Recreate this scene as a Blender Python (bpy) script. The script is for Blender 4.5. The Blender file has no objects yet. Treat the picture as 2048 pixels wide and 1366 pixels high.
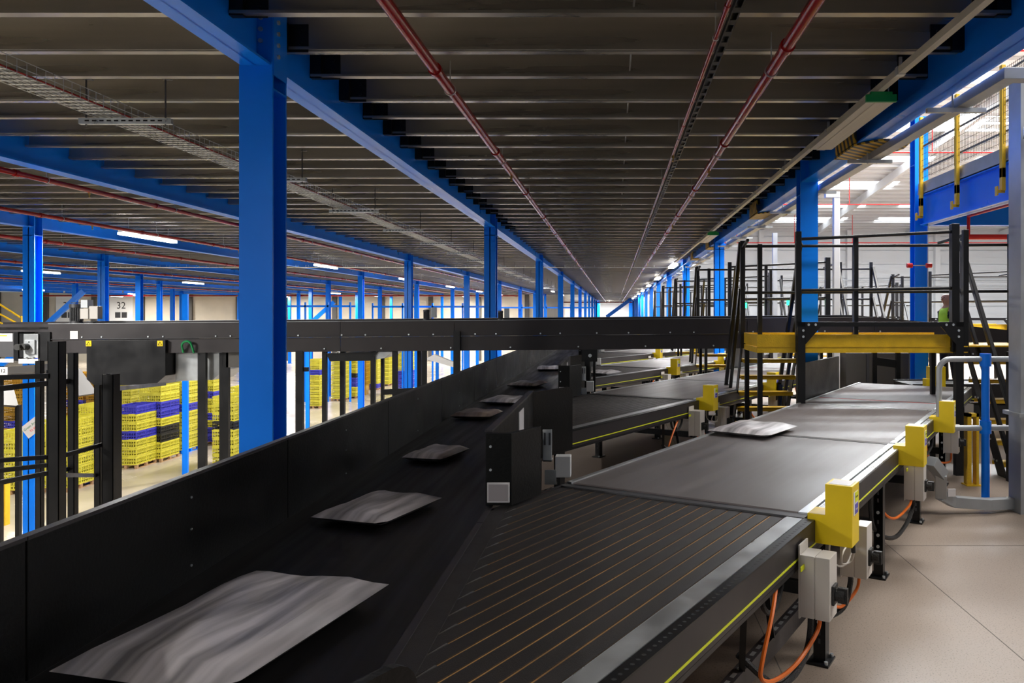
import bpy, math, random
from math import sin, cos, pi, radians as R
from mathutils import Vector, Matrix
random.seed(7)
C = bpy.context.scene.collection
sc = bpy.context.scene

# ------------------------------------------------------------------ camera, world, exposure
F = 1543.0                      # focal length in pixels of the 2048 px wide frame
VX, VY = 1229.0, 627.0          # where the aisle converges
EYE = 2.1
cam = bpy.data.cameras.new('camera'); co = bpy.data.objects.new('camera', cam); C.objects.link(co)
co.location = (0, 0, EYE); co.rotation_euler = (pi/2, 0, 0)
cam.sensor_width = 36; cam.lens = 36*F/2048
cam.shift_x = -(VX-1024)/2048; cam.shift_y = -(683-VY)/2048
cam.clip_end = 500; cam.clip_start = .05
sc.camera = co
w = bpy.data.worlds.new('world'); sc.world = w; w.use_nodes = True
bg = w.node_tree.nodes['Background']; bg.inputs[0].default_value = (.86, .93, 1, 1); bg.inputs[1].default_value = .17
sc.view_settings.view_transform = 'Standard'; sc.view_settings.look = 'None'
sc.view_settings.exposure = 0.4; sc.view_settings.gamma = 1; sc.view_settings.use_curve_mapping = False
sc.cycles.use_denoising = True; sc.cycles.max_bounces = 6; sc.cycles.diffuse_bounces = 3
sc.cycles.glossy_bounces = 3; sc.cycles.sample_clamp_indirect = 4
sc.cycles.use_adaptive_sampling = True; sc.cycles.adaptive_threshold = .02

LOW = -3.4                      # lower level on the left of the sorting belt
ROW_Y = [6.13 + 11.27*i for i in range(-1, 15)]
ROWS = [-2.79, -7.65, -13.12, -19.0, -24.6, -30.2, -35.8, -41.4, -47.0, -52.6]
RIGHT_X = 2.87
RIGHT_Y = [1.8 + 9.7*i for i in range(0, 16)]

def area(name, loc, sx, sy, power, col=(1, 1, 1), rot=(0, 0, 0)):
    l = bpy.data.lights.new(name, 'AREA'); l.shape = 'RECTANGLE'; l.size = sx; l.size_y = sy
    l.energy = power; l.color = col
    o = bpy.data.objects.new(name, l); C.objects.link(o); o.location = loc; o.rotation_euler = rot
    return o
# daylight coming in through the roof lights of the bright hall on the right
for y, pw in ((4, 3300), (13, 6000), (25, 8000), (38, 12500), (52, 17000)):
    area('roof_daylight', (17, y, 11.6), 24, 3, pw, (1, .97, .93) if y < 20 else (.93, .97, 1))
# ------------------------------------------------------------------ materials
MATS = {}
def mat(name, col, rough=.5, metal=0.0, var=0.0, scale=4.0, bump=0.0, bscale=None, emit=None, spec=None, stretch=None, trans=0):
    if name in MATS: return MATS[name]
    m = bpy.data.materials.new(name); m.use_nodes = True; MATS[name] = m
    nt = m.node_tree; N = nt.nodes; b = N['Principled BSDF']
    b.inputs['Base Color'].default_value = (*col, 1); b.inputs['Roughness'].default_value = rough
    b.inputs['Metallic'].default_value = metal
    if spec is not None: b.inputs['Specular IOR Level'].default_value = spec
    if emit: 
        b.inputs['Emission Color'].default_value = (*emit[0], 1); b.inputs['Emission Strength'].default_value = emit[1]
        m.cycles.emission_sampling = 'NONE'
    tc = N.new('ShaderNodeTexCoord'); mp = N.new('ShaderNodeMapping'); nt.links.new(tc.outputs['Object'], mp.inputs[0])
    if stretch: mp.inputs['Scale'].default_value = stretch
    no = N.new('ShaderNodeTexNoise'); no.inputs['Scale'].default_value = scale; no.inputs['Detail'].default_value = 5
    nt.links.new(mp.outputs[0], no.inputs['Vector'])
    if var:
        mr = N.new('ShaderNodeMapRange'); mr.inputs[1].default_value = .3; mr.inputs[2].default_value = .7
        mr.inputs[3].default_value = 1-var; mr.inputs[4].default_value = 1+var
        nt.links.new(no.outputs[0], mr.inputs[0])
        mx = N.new('ShaderNodeMix'); mx.data_type = 'RGBA'; mx.blend_type = 'MULTIPLY'; mx.inputs[0].default_value = 1
        mx.inputs[6].default_value = (*col, 1); nt.links.new(mr.outputs[0], mx.inputs[7]); nt.links.new(mx.outputs[2], b.inputs['Base Color'])
        m2 = N.new('ShaderNodeMapRange'); m2.inputs[1].default_value = .3; m2.inputs[2].default_value = .7
        m2.inputs[3].default_value = max(.03, rough-.12*min(1, var*4)); m2.inputs[4].default_value = min(1, rough+.12*min(1, var*4))
        nt.links.new(no.outputs[0], m2.inputs[0]); nt.links.new(m2.outputs[0], b.inputs['Roughness'])
    if bump:
        n2 = N.new('ShaderNodeTexNoise'); n2.inputs['Scale'].default_value = bscale or scale*6
        nt.links.new(mp.outputs[0], n2.inputs['Vector'])
        bp = N.new('ShaderNodeBump'); bp.inputs['Strength'].default_value = bump; bp.inputs['Distance'].default_value = .01
        nt.links.new(n2.outputs[0], bp.inputs['Height']); nt.links.new(bp.outputs[0], b.inputs['Normal'])
    return m
blue = mat('blue_paint', (.003, .20, .93), .30, 0, .06, 1.5, spec=.25)
galv = mat('galvanised_joist', (.44, .415, .37), .30, .85, .2, 1.2, stretch=(.2, 1, 3))
steel = mat('zinc_steel', (.55, .57, .58), .38, .8, .15, 5)
steelw = mat('bright_zinc', (.72, .76, .78), .3, .75, .1, 6)
alu = mat('grey_trunking', (.42, .44, .46), .42, .55, .1, 4)
black = mat('black_powder_coat', (.007, .007, .008), .36, 0, .15, 3, spec=.35)
charcoal = mat('charcoal_side', (.030, .026, .028), .42, 0, .15, 2, spec=.35)
guard = mat('black_guard', (.003, .003, .003), .42, 0, .2, 2, bump=.12, bscale=60, spec=.22)
belt_m = mat('belt_rubber', (.125, .110, .110), .42, 0, .12, 1.5, stretch=(.4, 6, 1), bump=.1, bscale=200)
beltd = mat('dark_belt', (.008, .0072, .0072), .42, 0, .2, 2, stretch=(6, .3, 1), spec=.25)
rib_m = mat('narrow_belt_rubber', (.022, .0185, .0175), .5, 0, .1, 8, bump=.25, bscale=300)
slot_m = mat('brown_slot', (.50, .26, .09), .4, .3, .4, 3)
red = mat('red_pipe', (.26, .005, .006), .2, 0, .1, 3)
redb = mat('bright_red', (.75, .02, .02), .4)
yel = mat('yellow_cover', (.92, .66, .001), .38, 0, .05, 5)
yeld = mat('yellow_plate', (.68, .42, .01), .4, 0, .1, 8, bump=.4, bscale=60)
stripe_m = mat('yellow_green_line', (.75, .80, .02), .5)
white = mat('ivory_plastic', (.66, .62, .57), .42)
wht = mat('white_plastic', (.8, .8, .8), .45)
orange = mat('orange_cable', (.85, .17, .01), .45)
rub = mat('black_conduit', (.012, .012, .012), .5, bump=.5, bscale=150)
green = mat('green_plastic', (.0, .22, .06), .4)
lum = mat('luminaire_cream', (.52, .49, .42), .5, 0, .08, 2, stretch=(12, .3, 1))
lit = mat('lit_tube', (1, 1, 1), .5, emit=((1, .98, .95), 14))
litg = mat('lit_green', (.02, .8, .25), .5, emit=((.02, 1, .3), 3))
crY = mat('yellow_crate_plastic', (.62, .56, .05), .42, 0, .08, 6)
crB = mat('blue_crate_plastic', (.045, .045, .45), .42, 0, .08, 6)
crK = mat('black_crate_plastic', (.015, .015, .015), .45)
crA = mat('amber_crate_plastic', (.40, .22, .01), .45)
wood = mat('pallet_wood', (.40, .24, .12), .7, 0, .3, 6)
cream = mat('white_cladding', (.78, .80, .82), .5)
beige = mat('beige_wall_panel', (.62, .56, .46), .7, 0, .08, .6)
roofw = mat('white_roof_sheet', (.80, .82, .84), .5)
sky_m = mat('rooflight', (.9, .95, 1), .5, emit=((.93, .97, 1), 2.2))
skin = mat('skin', (.50, .27, .20), .5)
vest = mat('vest_fabric', (.45, .80, .04), .6, bump=.2)
dark = mat('navy_fabric', (.015, .017, .03), .8)
grey_m = mat('dark_grey_metal', (.07, .07, .075), .45, .3)
tag_m = mat('tag_yellow', (.80, .85, .01), .5)
txt = mat('black_print', (.01, .01, .01), .6)
paper = mat('paper', (.75, .72, .72), .6)
sblue = mat('sticker_blue', (.10, .08, .50), .5)
chute_m = mat('grey_chute', (.075, .07, .064), .5, .1, .05, 3)
brass = mat('brass', (.5, .35, .1), .35, .8)

def floor_mat(name, col, speck, rough):
    m = mat(name, col, rough, 0, .10, .6)
    nt = m.node_tree; N = nt.nodes; b = N['Principled BSDF']
    tc = N.new('ShaderNodeTexCoord'); v = N.new('ShaderNodeTexNoise'); v.inputs['Scale'].default_value = 95; v.inputs['Detail'].default_value = 2
    nt.links.new(tc.outputs['Object'], v.inputs['Vector'])
    cr = N.new('ShaderNodeValToRGB'); cr.color_ramp.elements[0].position = .30; cr.color_ramp.elements[1].position = .42
    cr.color_ramp.elements[0].color = (speck, speck, speck, 1); cr.color_ramp.elements[1].color = (1, 1, 1, 1)
    nt.links.new(v.outputs[0], cr.inputs[0])
    mx = N.new('ShaderNodeMix'); mx.data_type = 'RGBA'; mx.blend_type = 'MULTIPLY'; mx.inputs[0].default_value = 1
    src = b.inputs['Base Color'].links[0].from_socket
    nt.links.new(src, mx.inputs[6]); nt.links.new(cr.outputs[0], mx.inputs[7]); nt.links.new(mx.outputs[2], b.inputs['Base Color'])
    return m
floorR = floor_mat('speckled_concrete', (.285, .225, .18), .40, .42)
floorL = floor_mat('polished_concrete', (.46, .40, .32), .9, .25)

tip_m = mat('dull_slot_metal', (.22, .21, .20), .35, .6)
def hazard_mat():
    m = bpy.data.materials.new('hazard_stripes'); m.use_nodes = True; nt = m.node_tree; N = nt.nodes; b = N['Principled BSDF']
    tc = N.new('ShaderNodeTexCoord'); mp = N.new('ShaderNodeMapping'); mp.inputs['Rotation'].default_value = (0, .6, .8)
    wv = N.new('ShaderNodeTexWave'); wv.inputs['Scale'].default_value = 3.2
    cr = N.new('ShaderNodeValToRGB'); cr.color_ramp.interpolation = 'CONSTANT'
    cr.color_ramp.elements[0].color = (.03, .03, .03, 1); cr.color_ramp.elements[1].position = .5; cr.color_ramp.elements[1].color = (.6, .36, .01, 1)
    nt.links.new(tc.outputs['Object'], mp.inputs[0]); nt.links.new(mp.outputs[0], wv.inputs[0]); nt.links.new(wv.outputs[1], cr.inputs[0]); nt.links.new(cr.outputs[0], b.inputs['Base Color'])
    return m
hazard = hazard_mat()
def streak_mat(name, a, c, sx=30):
    m = bpy.data.materials.new(name); m.use_nodes = True; nt = m.node_tree; N = nt.nodes; b = N['Principled BSDF']
    tc = N.new('ShaderNodeTexCoord'); mp = N.new('ShaderNodeMapping'); mp.inputs['Scale'].default_value = (sx, 1.2, 1)
    no = N.new('ShaderNodeTexNoise'); no.inputs['Scale'].default_value = 1; no.inputs['Detail'].default_value = 3
    cr = N.new('ShaderNodeValToRGB'); cr.color_ramp.elements[0].position = .35; cr.color_ramp.elements[1].position = .7
    cr.color_ramp.elements[0].color = (*a, 1); cr.color_ramp.elements[1].color = (*c, 1)
    nt.links.new(tc.outputs['Object'], mp.inputs[0]); nt.links.new(mp.outputs[0], no.inputs[0]); nt.links.new(no.outputs[0], cr.inputs[0]); nt.links.new(cr.outputs[0], b.inputs['Base Color'])
    b.inputs['Roughness'].default_value = .35
    return m
parcel_m = streak_mat('grey_poly_wrap', (.20, .19, .195), (.72, .68, .70), 14)
parcel_b = streak_mat('brown_poly_wrap', (.10, .08, .07), (.36, .28, .24), 10)

# ------------------------------------------------------------------ mesh builder
class MB:
    def __init__(s): s.v = []; s.f = []
    def add(s, vs, fs):
        n = len(s.v); s.v += [tuple(v) for v in vs]; s.f += [tuple(i+n for i in f) for f in fs]; return s
    def box(s, x0, x1, y0, y1, z0, z1):
        return s.add([(x0,y0,z0),(x1,y0,z0),(x1,y1,z0),(x0,y1,z0),(x0,y0,z1),(x1,y0,z1),(x1,y1,z1),(x0,y1,z1)],
                     [(0,3,2,1),(4,5,6,7),(0,1,5,4),(1,2,6,5),(2,3,7,6),(3,0,4,7)])
    def bar(s, p, q, w, h, up=(0,0,1)):
        p = Vector(p); q = Vector(q); d = (q-p).normalized(); up = Vector(up)
        if abs(d.dot(up)) > .999: up = Vector((0,1,0))
        sd = d.cross(up).normalized(); u = sd.cross(d).normalized()
        vs = [e + sd*a*w/2 + u*b*h/2 for e in (p, q) for a, b in ((-1,-1),(1,-1),(1,1),(-1,1))]
        return s.add(vs, [(0,1,2,3),(7,6,5,4),(0,4,5,1),(1,5,6,2),(2,6,7,3),(3,7,4,0)])
    def tube(s, pts, r, n=10, cap=True):
        pts = [Vector(p) for p in pts]; rings = []; prev = None
        for i, p in enumerate(pts):
            d = (pts[min(i+1, len(pts)-1)]-pts[max(i-1, 0)]).normalized()
            if prev is None:
                a = Vector((0,0,1)) if abs(d.z) < .9 else Vector((1,0,0))
                u = d.cross(a).normalized()
            else:
                u = (prev - d*prev.dot(d)).normalized()
            prev = u; v = d.cross(u)
            rings.append([p + u*cos(2*pi*k/n)*r + v*sin(2*pi*k/n)*r for k in range(n)])
        fs = []
        for i in range(len(pts)-1):
            for k in range(n): fs.append((i*n+k, i*n+(k+1)%n, (i+1)*n+(k+1)%n, (i+1)*n+k))
        if cap: fs += [tuple(range(n))[::-1], tuple((len(pts)-1)*n+k for k in range(n))]
        return s.add([v for r_ in rings for v in r_], fs)
    def cyl(s, p, q, r, n=14): return s.tube([p, q], r, n)
    def prism(s, poly, axis, a, b):
        # poly: list of 2D points; axis 'x','y','z'
        def P(u, v, t):
            return {'x': (t, u, v), 'y': (u, t, v), 'z': (u, v, t)}[axis]
        n = len(poly)
        return s.add([P(u, v, a) for u, v in poly] + [P(u, v, b) for u, v in poly],
                     [tuple(range(n))[::-1], tuple(range(n, 2*n))] + [(i, (i+1)%n, (i+1)%n+n, i+n) for i in range(n)])
    def build(s, name, m, parent=None, loc=None, smooth=False, bevel=0):
        me = bpy.data.meshes.new(name); me.from_pydata(s.v, [], s.f); me.update()
        import bmesh
        b = bmesh.new(); b.from_mesh(me); bmesh.ops.recalc_face_normals(b, faces=b.faces); b.to_mesh(me); b.free()
        if smooth:
            for p in me.polygons: p.use_smooth = True
            try: me.set_sharp_from_angle(angle=R(40))
            except Exception: pass
        o = bpy.data.objects.new(name, me); C.objects.link(o); me.materials.append(m)
        if parent: o.parent = parent
        if loc is not None: o.location = loc
        if bevel:
            md = o.modifiers.new('bevel', 'BEVEL'); md.width = bevel; md.segments = 2; md.limit_method = 'ANGLE'
        return o
def tag(o, label, cat, group=None, kind=None):
    if kind: o['kind'] = kind
    if label: o['label'] = label
    if cat: o['category'] = cat
    if group: o['group'] = group
    return o
def thing(name, label, cat, loc=(0,0,0), rz=0, group=None):
    o = bpy.data.objects.new(name, None); C.objects.link(o); o.location = loc; o.rotation_euler = (0, 0, rz)
    o.empty_display_size = .1
    return tag(o, label, cat, group)
def struct(name, mb, m, label=None):
    o = mb.build(name, m); o['kind'] = 'structure'
    if label: o['label'] = label
    return o
KIDS = {}
def copy_tree(o, parent=None, loc=None, label=None, group=None, kids=None):
    c = o.copy(); C.objects.link(c); c.parent = parent
    if loc is not None: c.location = loc
    if label: c['label'] = label
    if group: c['group'] = group
    for ch in [k for k in bpy.data.objects if k.parent == o] if kids is None else kids.get(o.name, []):
        copy_tree(ch, c, kids=kids)
    return c
def kidmap():
    d = {}
    for o in bpy.data.objects:
        if o.parent: d.setdefault(o.parent.name, []).append(o)
    return d
def text(name, s, size, m, parent, loc, rot, depth=.001):
    cu = bpy.data.curves.new(name, 'FONT'); cu.body = s; cu.size = size; cu.align_x = 'CENTER'; cu.align_y = 'CENTER'; cu.extrude = depth
    cu.materials.append(m)
    tmp = bpy.data.objects.new(name, cu); me = bpy.data.meshes.new_from_object(tmp); bpy.data.objects.remove(tmp)
    o = bpy.data.objects.new(name, me); C.objects.link(o)
    if parent: o.parent = parent
    o.location = loc; o.rotation_euler = rot
    return o
ORD = ['first', 'second', 'third', 'fourth', 'fifth', 'sixth', 'seventh', 'eighth', 'ninth', 'tenth', 'eleventh', 'twelfth', 'thirteenth', 'fourteenth', 'fifteenth', 'sixteenth']
def px(x, y, Y):                # world point seen at picture position x, y at depth Y
    return Vector(((x-VX)/F*Y, Y, EYE-(y-VY)/F*Y))

# ------------------------------------------------------------------ floors, walls, ceiling
struct('floor', MB().box(-1.93, 60, -3, 150, -.25, 0), floorR)
struct('floor_lower', MB().box(-110, -1.93, -3, 91, LOW-.2, LOW), floorL)
struct('wall_plinth', MB().box(-1.99, -1.93, -3, 150, LOW, -.0), beige)
struct('ceiling', MB().box(-58, 3.05, -2.5, 150, 4.585, 4.62), galv)
struct('wall_back_left', MB().box(-110, -8, 90, 90.3, LOW, 4.6), beige)
struct('wall_back_aisle', MB().box(-8, 3.4, 150, 150.3, LOW, 4.6), cream)
struct('wall_aisle_left', MB().box(-8.2, -8, 90, 150, LOW, 4.6), beige)
struct('wall_aisle_right', MB().box(3.35, 3.5, 66, 150, 0, 12), cream)
for nm, b_ in (('trim_floor_joint', (2.475, 2.481, 2, 60)), ('trim_floor_joint_cross', (-1.5, 40, 6.975, 6.981)), ('trim_floor_joint_near', (.975, .981, 1, 30))):
    struct(nm, MB().box(*b_, .0, .0012), mat('joint', (.12, .10, .09), .8))
# bright hall on the right: ribbed white cladding and pitched roof
mb = MB(); mb.box(3.5, 60, 66.2, 66.4, 0, 9.6)
for k in range(8): mb.box(3.5, 60, 66.08, 66.2, .35+1.2*k, .35+1.2*k+1.12)
struct('wall_hall', mb, cream)
mb = MB()
for k in range(9): mb.box(60, 60.2, -3+8*k, 5+8*k-.08, 0, 12)
struct('wall_hall_right', mb, cream)
def roof_z(y): return 9.3 + (66-max(y, 18))*.085
mb = MB()
ys = [18+4*k for k in range(13)]
for y0, y1 in zip(ys[:-1], ys[1:]):
    z0, z1 = roof_z(y0), roof_z(y1)
    mb.add([(3.3,y0,z0),(60,y0,z0),(60,y1,z1),(3.3,y1,z1),(3.3,y0,z0+.15),(60,y0,z0+.15),(60,y1,z1+.15),(3.3,y1,z1+.15)],
           [(0,1,2,3),(7,6,5,4),(0,4,5,1),(1,5,6,2),(2,6,7,3),(3,7,4,0)])
mb.box(3.3, 60, -3, 18, roof_z(18), roof_z(18)+.15)
struct('ceiling_hall', mb, roofw)

mb = MB()
for k in range(60):
    y = 2+k*1.1; z = roof_z(y)-.16
    mb.box(3.4, 60, y, y+.06, z, z+.15)
o = struct('trim_roof_purlin', mb, roofw)
for i, xx in enumerate((9, 17, 25, 33, 41, 49)):
    mb = MB(); p = (xx, 66, roof_z(66)-.45); q = (xx, 18, roof_z(18)-.45)
    mb.bar(p, q, .22, .5).bar(q, (xx, -3, q[2]), .22, .5)
    tag(mb.build('roof_rafter', cream), 'white tapered steel rafter under the hall roof, %s from the blue mezzanine' % ORD[i], 'rafter', 'white rafters under the hall roof', 'structure')
n = 0
for y in (8, 14, 20, 26, 32, 38, 44, 50, 56, 61):
    for x0 in (5, 13, 21, 29, 37):
        z = roof_z(y+1)-.02; z0 = roof_z(y); z1 = roof_z(y+1.4)
        mb = MB().add([(x0,y,z0-.02),(x0+5.5,y,z0-.02),(x0+5.5,y+1.4,z1-.02),(x0,y+1.4,z1-.02),(x0,y,z0+.02),(x0+5.5,y,z0+.02),(x0+5.5,y+1.4,z1+.02),(x0,y+1.4,z1+.02)],
           [(0,1,2,3),(7,6,5,4),(0,4,5,1),(1,5,6,2),(2,6,7,3),(3,7,4,0)])
        n += 1; struct('window_%d' % n, mb, sky_m)
# pipes, posts and mid rails against the hall wall
for i, xx in enumerate((12.5, 20, 27.5, 35, 42.5, 50)):
    mb = MB().box(xx-.2, xx+.2, 65.6, 66.05, 0, 9.2)
    tag(mb.build('hall_column', cream), 'white steel column against the hall cladding, %s from the blue mezzanine' % ORD[i], 'column', 'white columns along the hall wall', 'structure')
mb = MB()
for zz in (4.4, 4.9): mb.box(3.6, 60, 65.4, 65.5, zz, zz+.05)
struct('trim_wall_rail', mb, alu)
# dock doors and pilasters in the back left wall
for i, (pxx, num) in enumerate(((137, '31'), (244, '32'), (-60, '30'))):
    X = (pxx-VX)/F*90; h = 1.35
    d = MB().box(X-h, X+h, 89.85, 90.0, -1.5, 4.2).build('door_%d' % (i+1), wht); d['kind'] = 'structure'
    for a in (-.38, .38): MB().box(X+a-.42+.12, X+a+.42-.12, 89.8, 89.86, 1.6, 2.25).build('door_window', grey_m, d)
    text('door_number', num, 1.1, txt, d, (X, 89.83, 3.0), (pi/2, 0, 0))
mb = MB()
for k in range(-18, 0):
    X = -8-5.6*(-k-1)-2.2; mb.box(X-.25, X+.25, 89.7, 90, LOW, 4.6)
struct('trim_pilasters', mb, chute_m)

# ------------------------------------------------------------------ blue columns and beams
def column_mesh(h):
    mb = MB(); f = .012; a = .13
    mb.box(-a, a, -a, -a+.02, 0, h); mb.box(-a, a, a-.02, a, 0, h); mb.box(-.012, .012, -a, a, 0, h)
    for z in (0.0,): mb.box(-.2, .2, -.2, .2, 0, .03)
    for zz in (h-.72, h-.03): mb.box(-a, a, -a, a, zz-.015, zz)
    return mb
def bolts(parent, pts, d=(0,-1,0), r=.018, m=steel, name='bolt', limit=99):
    for p in pts[:limit]:
        p = Vector(p); dd = Vector(d)
        MB().cyl(p, p+dd*.014, r, 8).build(name, m, parent, smooth=False)
rowname = ['row just left of the sorting belt', 'second row left of the belt', 'third row left of the belt', 'fourth row left of the belt', 'fifth row left of the belt',
           'sixth row left of the belt', 'seventh row left of the belt', 'eighth row left of the belt', 'ninth row left of the belt', 'tenth row left of the belt']
HC = 4.58
first = None
for r_, X in enumerate(ROWS):
    k = 0
    for Y in ROW_Y:
        if Y < 3 or (r_ >= 1 and Y > 89) or Y > 149: continue
        if (X/Y)*F+VX < -60 or r_ > 7: continue
        lab = 'blue steel column, %s from the camera in the %s' % (ORD[k], rowname[r_]); k += 1
        if first is None:
            first = column_mesh(HC-LOW).build('blue_column', blue, None, (X, Y, LOW)); o = first
            o.parent = None
        else:
            o = first.copy(); C.objects.link(o); o.location = (X, Y, LOW)
        tag(o, lab, 'column', 'blue columns of the '+rowname[r_], 'structure')
        if r_ == 0 and k == 1:
            zt = HC-LOW
            for j in range(4): 
                for xx in (-.05+.115*(0), ): pass
            bolts(o, [(.04, -.131, zt-.18-.09*j) for j in range(3)])
            MB().box(.126, .136, -.12, .12, zt-.62, zt-.02).build('side_plate', blue, o)
            bolts(o, [(.136, -.05, zt-.19-.09*j) for j in range(4)], d=(1, 0, 0))
rc = None; k = 0
for Y in RIGHT_Y[1:]:
    if rc is None:
        rc = column_mesh(HC).build('blue_column', blue, None, (RIGHT_X, Y, 0)); o = rc
    else:
        o = rc.copy(); C.objects.link(o); o.location = (RIGHT_X, Y, 0)
    tag(o, 'blue steel column, %s from the camera along the edge of the bright hall' % ORD[k], 'column', 'blue columns along the edge of the bright hall', 'structure'); k += 1
def beam_mesh(L):
    mb = MB(); h = .54; hw = .115
    return mb.box(-hw, hw, 0, L, 0, .02).box(-.01, .01, 0, L, 0, h).box(-hw, hw, 0, L, h-.02, h)
BZ = EYE+1.93
proto = {}
def beams(X, Ys, name, zadd=0):
    k = 0
    for y0, y1 in zip(Ys[:-1], Ys[1:]):
        L = round(y1-y0-.27, 3)
        if L not in proto:
            o = beam_mesh(L).build('blue_beam', blue, None, (X, y0+.135, BZ)); proto[L] = o
        else:
            o = proto[L].copy(); C.objects.link(o); o.location = (X, y0+.135, BZ)
        tag(o, 'blue steel roof beam, %s length from the camera along the %s' % (ORD[k], name), 'beam', 'blue beams along the '+name, 'structure'); k += 1
for r_, X in enumerate(ROWS):
    beams(X, [y for y in ROW_Y if (y < 90 or r_ == 0) and y < 151], rowname[r_])
beams(RIGHT_X, RIGHT_Y, 'edge of the bright hall')

# ------------------------------------------------------------------ ceiling joists
def joist_mesh(L, flip):
    mb = MB(); s = -1 if flip else 1; h = .29; t = .004
    mb.box(0, L, -t, t, 0, h)
    mb.box(0, L, *sorted((0, s*.075)), 0, .006); mb.box(0, L, *sorted((s*.071, s*.077)), 0, .022)
    mb.box(0, L, *sorted((0, -s*.022)), .012, .034)
    mb.box(0, L, *sorted((0, s*.075)), h-.006, h)
    return mb
JZ = EYE+2.16
bays = [(RIGHT_X-.02, ROWS[0]+.02, 'ceiling bay over the sorting belt', 78), (ROWS[0]-.02, ROWS[1]+.02, 'ceiling bay left of the first blue row', 62), (ROWS[1]-.02, ROWS[2]+.02, 'ceiling bay left of the second blue row', 62)]
jy = lambda k: 2.66+.74*k
for (xr, xl, nm, ymax) in bays:
    pr = [joist_mesh(xr-xl, True), joist_mesh(xr-xl, False)]; po = [None, None]
    k = 0
    while jy(k) < ymax:
        f = k % 2
        if po[f] is None: po[f] = o = pr[f].build('ceiling_joist', galv, None, (xl, jy(k), JZ))
        else: o = po[f].copy(); C.objects.link(o); o.location = (xl, jy(k), JZ)
        tag(o, 'galvanised steel ceiling joist crossing the %s' % nm, 'joist', 'galvanised joists of the '+nm, 'structure'); k += 1
mb = MB()
def simple_joist(xl, xr, y):
    mb.box(xl, xr, y, y+.005, JZ, JZ+.29); mb.box(xl, xr, y-.07, y, JZ, JZ+.006)
for a, b in zip(ROWS[2:-1], ROWS[3:]):
    k = 0
    while jy(k) < 89.5: simple_joist(b+.02, a-.02, jy(k)); k += 1
for (xr, xl, nm, ymax) in bays:
    k = 0
    while jy(k) < (149 if xr > 0 else 89):
        if jy(k) >= ymax: simple_joist(xl, xr, jy(k))
        k += 1
o = mb.build('distant_ceiling_joists', galv); o['kind'] = 'stuff'; o['label'] = 'galvanised ceiling joists of the far and outer bays'; o['category'] = 'joists'
# bolted cleats that hold the joists on the beams beside the belt
cl = None
for side, X, s in ((0, ROWS[0]+.11, 1), (1, RIGHT_X-.11, -1)):
    k = 0
    while jy(k) < 20:
        y = jy(k)
        if jy(k) > 3.4:
            if cl is None:
                cl = {}
            if s not in cl:
                m_ = MB().box(*sorted((0, s*.16)), -.012, -.004, -.02, .21); m_.box(*sorted((-s*.1, 0)), -.06, -.002, -.02, .21)
                m_.cyl((s*.10, -.012, .05), (s*.10, -.028, .05), .014, 8).cyl((s*.10, -.012, .15), (s*.10, -.028, .15), .014, 8)
                cl[s] = o = m_.build('joist_cleat', black, None, (X, y, JZ+.01))
            else:
                o = cl[s].copy(); C.objects.link(o); o.location = (X, y, JZ+.01)
            tag(o, 'black bolted cleat under a joist end on the blue beam %s' % ('left of the belt' if s > 0 else 'at the hall edge'), 'bracket', 'joist cleats on the beam '+('left of the belt' if s > 0 else 'at the hall edge'))
        k += 1
# steel drop rods between joists down the middle of the main bay
rd = None
for k in range(14):
    y = jy(4+2*k)-.35; m_ = MB().tube([(0, -.33, .0), (0, .33, .03)], .008, 6)
    if rd is None: rd = o = m_.build('tie_rod', steel, None, (.14, y, JZ+.04))
    else: o = rd.copy(); C.objects.link(o); o.location = (.14, y, JZ+.04)
    tag(o, 'short steel anti-sag rod between joists midway over the aisle', 'rod', 'anti-sag rods midway across the ceiling')

# ------------------------------------------------------------------ pipes along the building
def pipe(label, X, h, r, y0, y1, m=red, collars=3.2, sprink=6.4, off=0, group='red sprinkler pipes'):
    z = EYE+h
    t = thing('sprinkler_pipe', label, 'pipe', (X, y0, z), 0, group)
    MB().tube([(0, 0, 0), (0, y1-y0, 0)], r, 14).build('pipe_run', m, t, smooth=True)
    k = 0; y = off
    while y < min(y1-y0, 60) and k < 18:
        mm = MB().cyl((0, y, 0), (0, y+.07, 0), r*1.25, 14); mm.build('collar', m, t, smooth=True)
        h_ = MB().tube([(r*1.1*cos(a), y+.6, r*1.1*sin(a)) for a in [pi*.5+2*pi*j/14 for j in range(15)]], .006, 5)
        h_.tube([(0, y+.6, r), (0, y+.6, max(.1, JZ-z+.1))], .006, 5)
        h_.build('pipe_hanger', steel, t)
        if k % 2 == 0:
            MB().cyl((0, y+1.5, -r), (0, y+1.5, -r-.03), .018, 8).cyl((0, y+1.5, -r-.03), (0, y+1.5, -r-.075), .009, 8).cyl((0, y+1.5, -r-.07), (0, y+1.5, -r-.076), .018, 8).build('sprinkler_head', brass, t)
        y += collars; k += 1
    return t
pipe('thick red sprinkler pipe running overhead left of the aisle centre', -1.47, 2.0, .045, 1.5, 148, off=1.6)
pipe('thick red sprinkler pipe running overhead right of the aisle centre', 1.26, 1.95, .045, 1.5, 148, off=.9)
t = pipe('thin red pipe overhead beside the black slotted tray', .735, 2.0, .017, 1.5, 148, off=.3)
pipe('dark red sprinkler pipe overhead in the bay beyond the second blue beam row', -8.1, 1.9, .04, 3, 88, off=1)
pipe('red sprinkler pipe above the lit tubes in the third bay', -11.1, 1.9, .04, 8, 88, off=.5)
pipe('red sprinkler pipe overhead near the third row of blue columns', -15.2, 1.92, .05, 10, 88, off=1)
pipe('red sprinkler pipe far left near the fifth row of blue columns', -22.4, 1.92, .05, 15, 88, off=1)
pipe('red sprinkler pipe far left in the outermost bays', -33, 1.92, .05, 20, 88, off=1)
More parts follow.
